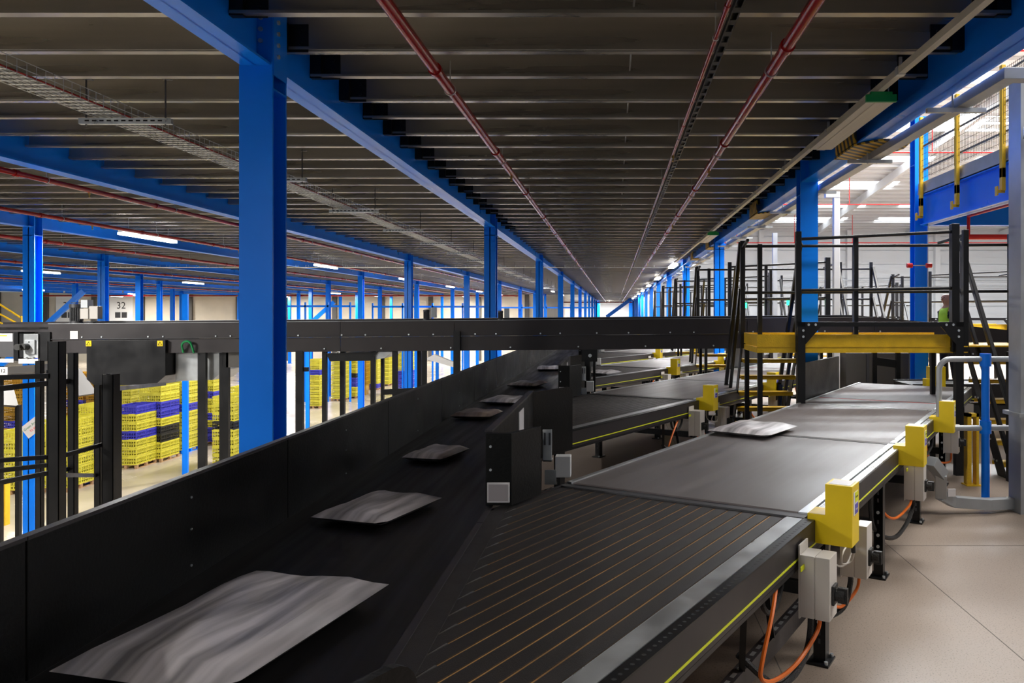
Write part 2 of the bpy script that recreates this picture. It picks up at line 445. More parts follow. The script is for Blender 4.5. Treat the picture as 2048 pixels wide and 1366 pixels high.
o = tag(MB().tube([(-57, 74, EYE+1.7), (-9, 74, EYE+1.7)], .07, 8).build('cross_pipe', red, smooth=True), 'red pipe crossing in front of the far loading doors', 'pipe')
o = tag(MB().tube([(-7.9, 120, EYE+1.75), (3.3, 120, EYE+1.75)], .09, 8).tube([(-3, 120, EYE+1.75), (-3, 120, EYE+2.48)], .03, 6).build('cross_pipe', red, smooth=True), 'red pipe crossing the far end of the long aisle', 'pipe')
mb = MB().box(.79, .80, 1.5, 45, EYE+2.03, EYE+2.07).box(.84, .85, 1.5, 45, EYE+2.03, EYE+2.07).box(.79, .85, 1.5, 45, EYE+2.062, EYE+2.07)
for k in range(190): mb.box(.80, .84, 1.6+.22*k, 1.6+.22*k+.09, EYE+2.03, EYE+2.036)
tag(mb.build('slotted_cable_tray', black), 'black slotted tray hung overhead beside the thin red pipe', 'cable tray')
# white lighting trunking and the luminaires hung below it
tr = thing('lighting_trunking', 'white square lighting trunking running beside the right blue beam', 'trunking', (2.42, 1.2, EYE+2.05))
MB().box(-.03, .03, 0, 140, -.03, .03).build('trunking_run', lum, tr)
for k in range(10): MB().box(-.036, .036, .9+2.2*k, .96+2.2*k, -.036, .036).box(-.012, .012, .92+2.2*k, .94+2.2*k, .03, .12).build('trunking_clip', steel, tr)
def luminaire(Y, label, group=None, on=False, L=2.05, cap=True):
    t = thing('batten_luminaire', label, 'light fitting', (2.43, Y, EYE+1.96), 0, group)
    if on:
        MB().box(-.13, .13, 0, L, -.03, .045).build('diffuser', lit, t, bevel=.01)
    else:
        m_ = MB().prism([(-.13, -.03), (.13, -.03), (.11, .03), (-.11, .03)], 'y', 0, L); m_.box(-.05, .05, .0, L, -.036, -.028)
        m_.build('lamp_housing', lum, t, bevel=.008)
    if cap: 
        MB().box(-.14, .14, -.035, 0, -.035, .035).box(-.10, .10, -.035, 0, .03, .06).build('green_end_cap', green, t, bevel=.005)['label'] = 'bright green plastic end cap'
    MB().tube([(.08, 0.02, .03), (.08, 0.02, .16)], .006, 6).build('hanger', steel, t)
    return t
luminaire(7.05, 'long unlit cream luminaire with green end cap, nearest the camera', 'luminaires beside the right blue beam')
luminaire(19.0, 'unlit luminaire with green end cap, next beyond the nearest cream one', 'luminaires beside the right blue beam')
for i, Y in enumerate((31, 42.5, 54, 65.5, 77, 88.5, 100)):
    luminaire(Y, 'glowing white luminaire over the right side of the aisle, %s lit one from the camera' % ORD[i], 'luminaires beside the right blue beam', True, cap=False)
    area('aisle_lamp', (2.43, Y+1, EYE+1.9), .25, 2, 260, (1, .98, .95))
area('end_fill_light', (-.9, 129, EYE+1.8), .5, 3, 2500, (1, .98, .95)); area('end_fill_light', (-2.5, 142, EYE+1.8), 3, 3, 2500)  # added fill lights that brighten the end wall of the aisle
tag(MB().box(-1.3, -.5, 127, 130, EYE+1.85, EYE+1.93).box(-.92, -.88, 128, 128.04, EYE+1.93, EYE+2.48).build('batten_light', lit), 'added glowing panel for the fill light at the aisle end', 'light fitting')  # glowing box added to go with the end wall fill
# lit battens of the left bays; single ones added to brighten the back wall
bt = None
for (X, Ys, nm, pw) in ((-11.4, [-4, 7.3, 17.8, 29.4, 41, 52.5, 64, 76], 'third bay', 950), (-25.7, [20, 33.5, 46, 58, 70, 82], 'fifth bay', 950), (-46, [34, 47, 60, 73], 'outermost bay', 1000), (-54, [82.5], 'outer end, added wall fill', 1400), (-36, [83.5], 'far-door bay, added wall fill', 1400), (-16.4, [83.5], 'beige-wall bay, added wall fill', 1400), (-5.2, [-6, 52, 64, 76], 'bay beside the first blue row', 450)):
    for i, Y in enumerate(Ys):
        if bt is None:
            bt = thing('batten_light', '', 'light fitting', (X, Y, EYE+1.85)); o = bt
            MB().box(-.07, .07, 0, 2.2, -.03, .03).build('lit_diffuser', lit, bt, bevel=.01)
            MB().box(-.05, .05, .0, 2.2, .03, .07).build('lamp_housing', wht, bt)
            MB().tube([(0, .3, .07), (0, .3, .635)], .006, 6).build('hanger', steel, bt); MB().tube([(0, 1.9, .07), (0, 1.9, .635)], .006, 6).build('hanger', steel, bt)
            km = kidmap()
        else: o = copy_tree(bt, None, (X, Y, EYE+1.85), kids=km)
        tag(o, 'glowing white batten light in the %s, %s from the camera' % (nm, ORD[i]), 'light fitting', 'lit battens of the '+nm)
        area('batten_lamp', (X, Y+1.1, EYE+1.80), .2, 2.2, pw, (1, .965, .91))

# ------------------------------------------------------------------ helpers for smooth cables
def smooth_path(pts, n=6):
    P = [Vector(p) for p in pts]; P = [2*P[0]-P[1]] + P + [2*P[-1]-P[-2]]; out = []
    for i in range(1, len(P)-2):
        for j in range(n):
            t = j/n; a, b, c, d = P[i-1], P[i], P[i+1], P[i+2]
            out.append(.5*((2*b) + (c-a)*t + (2*a-5*b+4*c-d)*t*t + (3*b-a-3*c+d)*t**3))
    out.append(P[-2]); return out
def cable(name, pts, r, m, parent=None, n=7): return MB().tube(smooth_path(pts), r, n).build(name, m, parent, smooth=True)

# ------------------------------------------------------------------ the main sorting belt
BL, BR, ZB = -1.865, -.755, .93
mc = thing('sorting_conveyor', 'long black sorting belt running straight down the aisle past the ribbed merges', 'conveyor', (0, 0, 0))
MB().box(BL, BR-.015, .3, 62, ZB-.03, ZB).build('rubber_belt', beltd, mc)
mb = MB()
for k in range(31):
    y = .3+2*k; mb.box(BR-.012, BR+.02, y, y+1.99, .60, ZB+.006)
mb.build('side_frame', charcoal, mc)
MB().box(BL-.04, BL, .3, 62, .60, ZB).build('side_frame', charcoal, mc)
MB().box(BL, BR-.02, .3, 62, .62, .66).build('return_bed', grey_m, mc)
for k in range(10):
    for X in (BL+.02, BR-.06): MB().box(X-.035, X+.035, 2.2+6*k, 2.27+6*k, 0, .62).box(X-.07, X+.07, 2.15+6*k, 2.32+6*k, 0, .01).build('leg', black, mc)
# tall black guard panels on the left side of the belt
gp = None
seam = [-1.51, .49, 2.45, 4.41, 6.37, 8.33]
while seam[-1] < 60: seam.append(seam[-1]+1.96)
for k, (y0, y1) in enumerate(zip(seam[:-1], seam[1:])):
    if gp is None:
        gp = thing('side_guard_panel', '', 'guard panel', (BL, y0, ZB)); o = gp
        MB().box(-.028, -.002, .004, 1.956, -.12, .45).build('panel_sheet', guard, gp, bevel=.003)
        MB().box(-.034, .002, .002, 1.958, .45, .462).build('top_edge', charcoal, gp)
        for yy in (.95,): 
            for zz in (.06, .22, .36): MB().cyl((-.003, yy, zz), (.003, yy, zz), .0055, 8).build('screw', steelw, gp)
        km = kidmap()
    else: o = copy_tree(gp, None, (BL, y0, ZB), kids=km)
    if k < 14: tag(o, 'tall black guard panel left of the sorting belt, %s from the camera' % ORD[k], 'guard panel', 'black guard panels along the left of the belt')
    else: tag(o, 'black guard panel left of the belt, in the far part of the line', 'guard panel', 'far black guard panels along the belt')

# ------------------------------------------------------------------ diagonal merge conveyors
P0 = (.452, 3.184); SK = lambda t: -2.414+1.732*t
def isolator(parent, s, z1, m=white, h=.325):
    b = MB().box(s, s+.15, -.175, -.10, z1-h, z1).box(s+.004, s+.146, -.10, -.095, z1-h+.004, z1-.004).box(s, s+.15, -.095, -.02, z1-h, z1)
    o = b.build('isolator_box', m, parent, bevel=.004); o['label'] = 'pale plastic switch box' 
    MB().box(s-.0, s+.15, -.02, -.012, z1-h-.01, z1+.05).build('mounting_plate', m, o)
    k = MB().box(s+.035, s+.115, -.19, -.175, z1-.25, z1-.15).cyl((s+.075, -.19, z1-.2), (s+.075, -.235, z1-.2), .034, 16)
    k.box(s+.06, s+.09, -.25, -.2, z1-.24, z1-.16); k.build('black_switch_knob', rub, o, bevel=.003)
    MB().box(s-.06, s+.0, -.045, -.04, z1-.07, z1-.045).build('yellow_tag', tag_m, o)
    return o
def cover(parent, s, sticker=True):
    L = .17
    b = MB().prism([(.045, .80), (-.205, .80), (-.205, 1.14), (-.055, 1.14), (-.055, .965), (.045, .965)], 'x', s, s+L)
    o = b.build('yellow_cover', yel, parent, bevel=.003); o['label'] = 'bright yellow sheet metal sensor cover'
    MB().box(s+.02, s+L-.02, -.19, -.07, 1.1405, 1.142).build('clear_lid', white, o)
    if sticker:
        MB().box(s+.03, s+L-.03, -.2065, -.2055, .97, 1.10).build('warning_sticker', paper, o)
        MB().box(s+.065, s+L-.034, -.208, -.2065, 1.04, 1.096).build('sticker_field', tag_m, o)
        MB().box(s+.065, s+L-.034, -.208, -.2065, .975, 1.03).build('sticker_field', sblue, o)
        text('sticker_text', 'Caution', .018, txt, o, (s+.10, -.2085, 1.07), (pi/2, 0, 0), .0002)
        text('sticker_text', 'Notice', .018, paper, o, (s+.10, -.2085, 1.0), (pi/2, 0, 0), .0002)
    return o
def leg(parent, s, t, z=.76):
    w_ = .042
    b = MB().box(s-w_, s+w_, t-.002, t+.004, .01, z).box(s-w_, s-w_+.005, t, t+.07, .01, z).box(s+w_-.005, s+w_, t, t+.07, .01, z)
    b.box(s-w_+.0, s+w_, t+.0, t+.062, .22, z)
    b.box(s-.085, s+.085, t-.03, t+.10, 0, .012)
    o = b.build('leg', black, parent)
    mb_ = MB()
    for zz in (.25, .34, .52): mb_.cyl((s-w_, t+.035, zz), (s-w_-.008, t+.035, zz), .013, 8)
    mb_.cyl((s-.065, t-.012, .012), (s-.065, t-.012, .03), .012, 8).cyl((s+.065, t-.012, .012), (s+.065, t-.012, .03), .012, 8)
    mb_.build('bolts', steelw, o)
    mb_ = MB()
    for zz in (.12, .17, .43, .60, .66): mb_.box(s-w_-.001, s-w_, t+.028, t+.042, zz, zz+.03)
    mb_.build('slots', grey_m, o)
    return o
def merge_conveyor(detail=True):
    t_ = thing('merge_conveyor', '', 'conveyor', (P0[0], P0[1], 0), R(60))
    E = 10.35
    # side frames
    MB().box(-2.3, 1.4, 0, .03, .77, .925).box(-2.3, 1.4, .03, .05, .77, .78).build('side_frame', charcoal, t_)
    MB().box(1.402, E, 0, .03, .77, .925).box(1.402, E, .03, .05, .77, .78).build('side_frame', charcoal, t_)
    MB().box(-2.3, E, .0, .035, .745, .768).build('lower_flange', black, t_)
    MB().box(-2.3, E, -.003, 0, .796, .806).build('yellow_line', stripe_m, t_)
    MB().box(.65, E, 1.72, 1.75, .77, .93).build('side_frame', charcoal, t_)
    # perforated rim and zinc strip beside the ribbed part
    rim = MB().box(-2.3, 1.36, 0, .062, .925, .934).build('perforated_rim', black, t_)
    mb = MB()
    for k in range(88): mb.cyl((-2.25+.041*k, .03, .934), (-2.25+.041*k, .03, .9346), .0085, 8)
    mb.build('rim_holes', txt, rim)
    MB().box(-2.25, 1.34, .064, .155, .915, .936).build('zinc_strip', steel, t_)
    MB().box(-2.25, 1.34, .155, .166, .9, .930).build('zinc_edge', steelw, t_)
    # bed with brown slots, narrow belts
    MB().prism([(SK(.165)-.0, .165), (1.42, .165), (1.42, 1.72), (SK(1.72)+.0, 1.72)], 'z', .86, .921).build('slider_bed', slot_m, t_)
    p = (1.72-.17)/18
    for k in range(18):
        a = .17+p*k+.0065; b = .17+p*(k+1)-.0065
        MB().prism([(SK(a)+.02, a), (1.39, a), (1.39, b), (SK(b)+.02, b)], 'z', .921, .926).build('narrow_belt', rib_m, t_)
    MB().prism([(SK(.16)-.04, .16), (SK(.16)+.22, .16), (SK(1.72)+.22, 1.72), (SK(1.72)-.04, 1.72)], 'z', .9215, .9305).build('transfer_nose', rib_m, t_)
    for k in range(1, 18):
        tt = .17+p*k; s0 = SK(tt)+.22
        MB().prism([(s0, tt-.002), (s0+.10, tt-.005), (s0+.10, tt+.005)], 'z', .9218, .9272).build('slot_tip', tip_m, t_)
    MB().box(1.36, 1.42, .06, 1.73, .90, .936).build('transfer_bar', grey_m, t_)
    # wide belts
    for a, b, z in ((1.45, 4.19, 0), (4.23, 6.93, 0), (6.97, 7.72, .0), (7.76, 10.3, 0)):
        poly = [(a, .90), (a+.008, .925), (a+.03, .9355), (b-.03, .9355), (b-.008, .925), (b, .90)]
        MB().prism([(x, y) for x, y in poly], 'y', .13, 1.70).build('wide_belt', belt_m, t_, smooth=False)
    MB().box(4.195, 4.225, .06, 1.72, .88, .934).build('belt_gap_bar', black, t_); MB().box(1.425, 1.447, .06, 1.72, .88, .934).build('belt_gap_bar', black, t_)
    MB().box(6.935, 6.965, .06, 1.72, .88, .937).build('belt_gap_bar', steelw, t_)
    MB().box(7.725, 7.755, .06, 1.72, .88, .934).build('belt_gap_bar', redb, t_)
    MB().box(1.43, E, .032, 1.72, .80, .89).build('belt_bed', grey_m, t_)
    # bright edge tracks
    for a, b in ((1.43, 4.2), (4.22, 6.94), (6.96, E)):
        tr_ = MB().box(a+.02, b-.02, .068, .122, .91, .944).box(a+.0, b-.0, .004, .058, .925, .938).build('edge_track', steelw, t_, bevel=.002)
        mb = MB()
        k = 0
        while a+.06+.03*k < b-.05: mb.box(a+.05+.03*k, a+.058+.03*k, .016, .05, .938, .9386); k += 1
        mb.build('track_slots', txt, tr_)
        MB().box(a+.02, b-.02, 1.70, 1.735, .92, .945).build('edge_track', steel, t_)
    # tall dark guard on the far left edge
    MB().box(6.95, 9.1, 1.76, 1.785, .80, 1.44).build('left_guard', guard, t_)
    for s in (1.37, 3.97, 6.1): cover(t_, s)
    for s, z in ((1.005, .835), (1.89, .79), (4.17, .79), (6.8, .79)): isolator(t_, s, z)
    for s in (-1.9, 1.68, 3.41, 5.27, 7.24, 9.4): leg(t_, s, .015); 
    for s in (1.5, 3.41, 5.27, 7.24, 9.4): leg(t_, s, 1.62)
    for s in (1.68, 3.41, 5.27, 7.24): MB().box(s+.05, s+.09, .08, 1.62, .36, .44).build('cross_member', black, t_)
    # slotted lower channel
    ch = MB().box(-2.2, 1.64, .12, .175, .27, .375).build('lower_channel', charcoal, t_)
    mb = MB()
    for k in range(42): mb.box(-2.15+.09*k, -2.10+.09*k, .137, .158, .375, .376)
    mb.build('channel_slots', steel, ch)
    MB().bar((.55, .13, .375), (.45, .08, .75), .03, .012).bar((1.0, .13, .375), (.8, .1, .75), .03, .012).build('brace', black, t_)
    cable('orange_cable', [(.85, .05, .76), (.62, .0, .66), (.45, -.01, .50), (.43, -.01, .42), (.58, -.02, .35), (.82, -.05, .335), (1.02, -.08, .39), (1.12, -.09, .44), (1.115, -.09, .52)], .011, orange, t_)
    cable('black_conduit', [(1.07, -.06, .515), (1.06, -.06, .43), (1.0, -.06, .35), (.86, -.05, .29), (.70, -.02, .28), (.62, .02, .32), (.55, .15, .45)], .017, rub, t_)
    cable('black_conduit', [(.62, .06, .77), (.64, .05, .66), (.78, .05, .60), (.93, .06, .66), (.97, .06, .76)], .014, rub, t_)
    cable('orange_cable', [(1.62, .05, .76), (1.55, .04, .68), (1.6, .02, .45), (1.8, -.03, .30), (2.0, -.09, .36), (2.03, -.10, .48)], .010, orange, t_)
    cable('black_conduit', [(1.96, -.06, .48), (1.95, -.06, .40), (1.85, -.04, .28), (1.7, .05, .24)], .017, rub, t_)
    cable('orange_cable', [(3.5, .06, .74), (3.55, .05, .50), (3.8, .0, .38), (4.1, -.06, .42), (4.22, -.07, .47)], .011, orange, t_)
    cable('black_conduit', [(3.3, .1, .70), (3.35, .08, .40), (3.7, .0, .24), (4.05, -.05, .28), (4.21, -.08, .40), (4.22, -.08, .48)], .018, rub, t_)
    cable('orange_cable', [(5.9, .06, .76), (6.1, .05, .52), (6.5, .0, .40), (6.85, -.08, .36), (6.9, -.09, .47)], .011, orange, t_)
    cable('black_conduit', [(5.4, .08, .72), (5.7, .06, .58), (6.2, .04, .62), (6.4, .06, .76)], .018, rub, t_)
    cable('signal_lead', [(1.5, -.05, .80), (1.5, -.05, .70), (1.56, -.08, .63), (1.68, -.10, .61), (1.76, -.11, .66), (1.70, -.11, .72), (1.6, -.1, .70), (1.58, -.1, .64), (1.72, -.12, .62), (1.62, -.16, .72), (1.6, -.16, .79)], .005, white, t_)
    MB().cyl((1.585, -.16, .80), (1.60, -.16, .71), .013, 10).build('connector', rub, t_)
    return t_
conv = merge_conveyor()
km = kidmap()
tag(conv, 'nearest grey diagonal merge belt with ribbed black front in the right foreground', 'conveyor', 'diagonal merge conveyors joining the sorting belt')
labs = ['diagonal merge belt just behind the nearest one, ribbed front beyond the white-tagged guard', 'third diagonal merge belt from the camera, passing under the crossing conveyor',
        'fourth diagonal merge belt from the camera', 'fifth diagonal merge belt from the camera', 'sixth diagonal merge belt from the camera', 'seventh diagonal merge belt from the camera']
for k in range(6):
    o = copy_tree(conv, None, (P0[0], P0[1]+6*(k+1), 0), labs[k], kids=km)
# guards between merges
def merge_guard(k):
    t = thing('merge_guard', '', 'guard', (0, 6*k, 0))
    MB().prism([(-.775,4.64),(-.62,4.64),(-.47,4.93),(-.495,4.945),(-.635,4.69),(-.745,4.69),(-.745,7.1),(-.775,7.1)], 'z', .945, 1.378).build('guard_sheet', guard, t, bevel=.002)
    MB().box(-.765, -.63, 4.628, 4.639, .965, 1.085).build('white_reflector', paper, t, bevel=.002)
    MB().box(-.755, -.64, 4.625, 4.629, .975, 1.075).build('reflector_face', mat('reflector', (.42,.38,.39), .5), t)
    for z in (1.16, 1.30): MB().cyl((-.745, 4.64, z), (-.745, 4.632, z), .008, 8).build('screw', steelw, t)
    MB().box(-.79, -.745, 4.7, 7.1, 1.378, 1.39).build('top_edge', charcoal, t)
    MB().box(-.745, -.74, 6.0, 6.3, 1.10, 1.33).build('pale_label', paper, t)
    # rounded panel along the near side of the next merge conveyor
    a = Vector((-.755, 7.06, 0)); d = Vector((.5, .866, 0)); n = Vector((-.866, .5, 0))*.012
    prof = [(0, .77), (.66, .77)] + [(.66-.07+.07*cos(q), 1.31+.07*sin(q)) for q in [pi/2*j/5 for j in range(6)]] + [(0, 1.38)]
    vs = [a+d*s+n*e+Vector((0, 0, z)) for e in (-1, 1) for s, z in prof]; m_ = len(prof)
    MB().add(vs, [tuple(range(m_))[::-1], tuple(range(m_, 2*m_))]+[(i, (i+1) % m_, (i+1) % m_+m_, i+m_) for i in range(m_)]).build('rounded_side_panel', guard, t)
    return t
for k in range(-1, 6):
    g = merge_guard(k)
    tag(g, ['black guard at the bottom edge of the photo below the ribbed belt', 'black guard with white square reflector beside the nearest ribbed merge', 'black guard beside the second merge, with white tag at its foot', 'third black merge guard along the right of the sorting belt', 'fourth black merge guard along the right of the sorting belt', 'fifth black merge guard along the right of the sorting belt', 'sixth black merge guard along the right of the sorting belt'][k+1], 'guard', 'black guards between the merges')
    if k < 0: continue
    yo = 6*k
    s = thing('photo_sensor', 'grey metal sensor bracket standing behind the %s merge guard' % ORD[k], 'sensor', (-.44, 5.05+yo, 0), 0, 'sensor brackets behind the merge guards')
    MB().box(-.03, .03, 0, .015, 1.13, 1.34).box(-.03, .03, .0, .10, 1.13, 1.14).build('bracket_plate', steel, s, bevel=.002)
    MB().box(-.022, -.01, -.012, 0, 1.24, 1.32).box(.01, .022, -.012, 0, 1.24, 1.32).build('sensor_lens', grey_m, s)
    MB().box(.02, .13, .40, .50, .94, 1.09).build('white_gearbox', wht, s, bevel=.005); MB().box(-.05, .03, .36, .38, .90, 1.0).build('slotted_plate', steelw, s)

# ------------------------------------------------------------------ parcels on the belts
def parcel(x, y, z, sx, sy, sz, rz, m, label, grp=None, n=10):
    mb = MB(); vs = []
    rnd = random.Random(hash((round(x*100), round(y*100))))
    for side in (1, -1):
        for j in range(n+1):
            for i in range(n+1):
                u = i/n*2-1; v = j/n*2-1
                e = (1-abs(u)**4)*(1-abs(v)**4); h = sz*(.5*side*max(0, e)**.35)
                if side > 0: h += sz*.12*e*sin(5*u+3*v+x*7)+sz*.06*rnd.uniform(-1, 1)*e
                vs.append((u*sx/2, v*sy/2, sz/2+h))
    N1 = n+1; f = []
    for j in range(n):
        for i in range(n):
            a = j*N1+i; f.append((a, a+1, a+1+N1, a+N1)); b = a+N1*N1; f.append((b, b+N1, b+1+N1, b+1))
    mb.add(vs, f)
    for k in range(n):
        mb.f += [(k, k+N1*N1, k+1+N1*N1, k+1), (n*N1+k, n*N1+k+1, n*N1+k+1+N1*N1, n*N1+k+N1*N1), (k*N1, (k+1)*N1, (k+1)*N1+N1*N1, k*N1+N1*N1), (k*N1+n, k*N1+n+N1*N1, (k+1)*N1+n+N1*N1, (k+1)*N1+n)]
    o = mb.build('parcel', m, None, (x, y, z+.002), smooth=True); o.rotation_euler = (0, 0, rz)
    return tag(o, label, 'parcel', grp)
zb = ZB+.002
parcel(-1.34, 2.78, zb, .62, .95, .11, R(-14), parcel_m, 'large grey film-wrapped parcel at the bottom of the sorting belt')
parcel(-1.37, 4.50, zb, .46, .62, .075, R(-18), parcel_m, 'grey streaked parcel on the sorting belt, opposite the ribbed merge')
parcel(-1.44, 6.25, zb, .34, .5, .075, R(-15), parcel_m, 'small grey parcel on the sorting belt, level with the white square reflector')
parcel(-1.55, 8.7, zb, .46, .5, .075, R(-8), parcel_b, 'pinkish brown parcel lying on the sorting belt')
parcel(-1.40, 10.1, zb, .55, .6, .075, R(-14), parcel_m, 'grey parcel on the belt just beyond the pinkish brown one')
parcel(-1.40, 12.4, zb, .5, .6, .075, R(-14), parcel_m, 'grey parcel on the belt just before the crossing conveyor')
parcel(-1.35, 16.0, zb, .5, .7, .075, R(5), parcel_m, 'grey parcel on the belt beyond the crossing conveyor')
parcel(1.36, 7.55, .938, .62, .75, .075, R(-34), parcel_m, 'grey streaked parcel on the nearest diagonal merge belt')
parcel(-.2, 14.7, .938, .5, .5, .08, R(-30), parcel_m, 'grey parcel on the third diagonal merge belt')

# ------------------------------------------------------------------ crossover gantries with stairs
def gantry():
    g = thing('crossover_gantry', '', 'gantry', (0, 0, 0))
    Y0, Y1 = 10.1, 11.15
    def bx(nm, m, *a, **k): return MB().box(*a).build(nm, m, g, **k)
    MB().box(1.865, 4.62, Y0-.012, Y0, 1.675, 1.825).box(1.865, 1.877, Y0, Y1, 1.675, 1.825).box(1.877, 4.62, Y1, Y1+.012, 1.675, 1.825).build('toe_board', yeld, g)
    MB().box(1.865, 4.62, Y0-.02, Y0-.012, 1.662, 1.675).box(1.865, 4.62, Y0-.008, Y0+.03, 1.585, 1.66).box(1.865, 1.9, Y0, Y1, 1.585, 1.66).box(1.865, 4.62, Y1-.03, Y1, 1.585, 1.66).build('platform_frame', yeld, g)
    bx('deck_plate', yeld, 1.89, 5.7, Y0+.01, Y1-.0, 1.662, 1.68)
    # black goal-post frame in front
    for X in (2.37, 4.42): bx('portal_post', black, X, X+.10, Y0-.12, Y0-.03, 0, 1.99)
    bx('portal_beam', black, 2.37, 4.52, Y0-.12, Y0-.03, 1.93, 1.99)
    for X, s in ((2.47, 1), (4.42, -1)):
        o = MB().prism([(X, 1.93), (X+s*.20, 1.93), (X, 1.70)], 'y', Y0-.125, Y0-.115).build('gusset_plate', black, g)
        MB().cyl((X-s*.03, Y0-.12, 1.88), (X-s*.03, Y0-.135, 1.88), .016, 8).cyl((X-s*.03, Y0-.12, 1.80), (X-s*.03, Y0-.135, 1.80), .016, 8).cyl((X+s*.04, Y0-.12, 1.955), (X+s*.04, Y0-.135, 1.955), .016, 8).cyl((X+s*.13, Y0-.12, 1.955), (X+s*.13, Y0-.135, 1.955), .016, 8).build('bolts', steelw, o)
    for X, Y in ((1.88, Y0+.0), (1.88, Y1-.05), (4.56, Y1-.05)): bx('support_post', black, X, X+.06, Y, Y+.06, 0, 1.6)
    # guard rail posts
    for X, Y, z, w_ in ((1.85, Y1, 3.15, .07), (2.10, Y1, 3.10, .065), (2.40, Y0-.02, 3.17, .075), (3.17, Y0+.04, 3.10, .06), (3.47, Y1, 3.07, .06), (4.44, Y0-.02, 3.27, .10), (4.60, Y0+.02, 3.2, .07), (5.0, Y1-.07, 3.24, .06), (5.68, Y1-.07, 3.24, .06)):
        bx('rail_post', black, X-w_/2, X+w_/2, Y-w_/2, Y+w_/2, 1.60 if X != 3.17 else 1.68, z, bevel=.006)
    for a, b in (((2.40, Y0-.02, 3.07), (4.46, Y0-.02, 3.17)), ((1.85, Y1, 3.07), (5.68, Y1, 3.09)), ((2.40, Y0-.02, 2.40), (4.46, Y0-.02, 2.43)), ((1.85, Y1, 2.40), (5.68, Y1, 2.42)),
                 ((1.85, Y0+.6, 3.12), (1.85, Y1, 3.05)), ((4.6, Y0, 3.13), (4.6, Y1-.2, 3.1))):
        MB().bar(a, b, .04, .04).build('guard_rail', black, g, bevel=.01)
    # left stair going down away from the camera, right stair coming down towards it
    for side in (0, 1):
        xa, xb = (1.85, 2.66) if side == 0 else (4.98, 5.68)
        s = 1 if side == 0 else -1; ys = Y1 if side == 0 else 11.05
        run = 1.16
        for X in (xa, xb):
            MB().prism([(ys-.02*s, 1.72), (ys+s*.11, 1.72), (ys+s*(run+.1), .0), (ys+s*(run-.14), .0)], 'x', X, X+.012).build('stair_stringer', black, g)
            if side == 1:
                mm = MB()
                for j in range(6): 
                    for e in (.0, .08): mm.cyl((X-.001, ys+s*(.12+.17*j+e-.04), 1.46-.255*j), (X-.012, ys+s*(.12+.17*j+e-.04), 1.46-.255*j), .013, 8)
                mm.build('bolts', steelw, g)
        for j in range(6):
            y = ys+s*(.06+.17*j); z = 1.44-.255*j
            MB().box(xa+.012, xb, *sorted((y-.06*s, y+.16*s)), z-.02, z).box(xa+.012, xb, *sorted((y-.06*s, y-.05*s)), z-.055, z).box(xa+.012, xb, *sorted((y+.16*s, y+.15*s)), z-.055, z).build('stair_tread', yeld, g)
        for X in (xa-.03, xb+.03):
            b0 = 1.82 if side == 0 else 1.5
            MB().bar((X, ys, 3.12), (X, ys+s*b0, .35 if side == 0 else .75), .055, .075).build('stair_handrail', black, g, bevel=.01)
            MB().bar((X, ys, 2.45), (X, ys+s*1.35, .34), .05, .06).build('stair_handrail', black, g, bevel=.01)
            bx('stair_post', black, X-.035, X+.035, *sorted((ys+s*1.36, ys+s*1.43)), 0, 1.62 if side == 1 else .95)
    return g
gan = gantry(); km = kidmap()
tag(gan, 'nearest yellow and black crossover gantry with stairs, spanning the nearest merge belt', 'gantry', 'yellow and black crossover gantries')
for k, (dx, dy, lb) in enumerate(((0, 6, 'second crossover gantry from the camera, left behind the nearest one'), (0, 12, 'third crossover gantry along the line of merges'), (0, 18, 'fourth crossover gantry along the line of merges'), (0, 24, 'fifth crossover gantry along the line of merges'),
                     (5.6, 9.5, 'crossover gantry in the bright hall behind the person in the vest'), (6.2, 19, 'crossover gantry deep in the bright hall, seen right of the blue column'))):
    o = copy_tree(gan, None, (dx, dy, 0), lb, kids=km)

# ------------------------------------------------------------------ crossing conveyor
YC = 12.8; kc = YC/F
def cz(X, part):                 # height of the crossing conveyor at X
    base = 1.428 + (X+9.37)/11.2*.091
    if X > 4.31: base -= (X-4.31)*.105
    return base + {'bot': 0, 'mid': .245, 'top': .50}[part]
cc = thing('crossing_conveyor', 'long black conveyor crossing above the sorting belt from left to right', 'conveyor', (0, YC, 0))
def strip(name, m, x0, x1, p0, p1, y0, y1, dz0=0, dz1=0):
    vs = []
    for X in (x0, x1):
        vs += [(X, y0, cz(X, p0)+dz0), (X, y1, cz(X, p0)+dz0), (X, y1, cz(X, p1)+dz1), (X, y0, cz(X, p1)+dz1)]
    return MB().add(vs, [(0,1,2,3),(7,6,5,4),(0,4,5,1),(1,5,6,2),(2,6,7,3),(3,7,4,0)]).build(name, m, cc)
xs = [-9.4, -4.55, -2.66, 2.2, 4.31, 7.5]
for i, (a, b) in enumerate(zip(xs[:-1], xs[1:])):
    strip('upper_side_panel', charcoal, a+.004, b-.004, 'mid', 'top', 0, .03)
    strip('lower_side_panel', charcoal, a+.004, b-.004, 'bot', 'mid', .008, .03, 0, -.006)
    strip('panel_lip', grey_m, a+.004, b-.004, 'mid', 'mid', -.02, .03, -.004, .002)
strip('rear_side_panel', charcoal, -10.9, 4.3, 'mid', 'top', .95, .98, 0, .03); strip('rear_side_panel', charcoal, 4.3, 7.5, 'mid', 'top', .95, .98, 0, .03)
strip('rubber_belt', beltd, -10.9, 4.3, 'top', 'top', .03, .95, -.08, -.05); strip('rubber_belt', beltd, 4.3, 7.5, 'top', 'top', .03, .95, -.08, -.05)
strip('top_rail', steel, -9.4, 4.3, 'top', 'top', .0, .03, 0, .004)
strip('top_rail', steel, -9.4, 4.3, 'top', 'top', .93, .98, .03, .036)
strip('end_panel', charcoal, -10.9, -9.41, 'mid', 'top', .05, .08, .12, -.0)
strip('underside_pan', black, -9.3, 4.3, 'bot', 'bot', .03, .95, .02, .05)
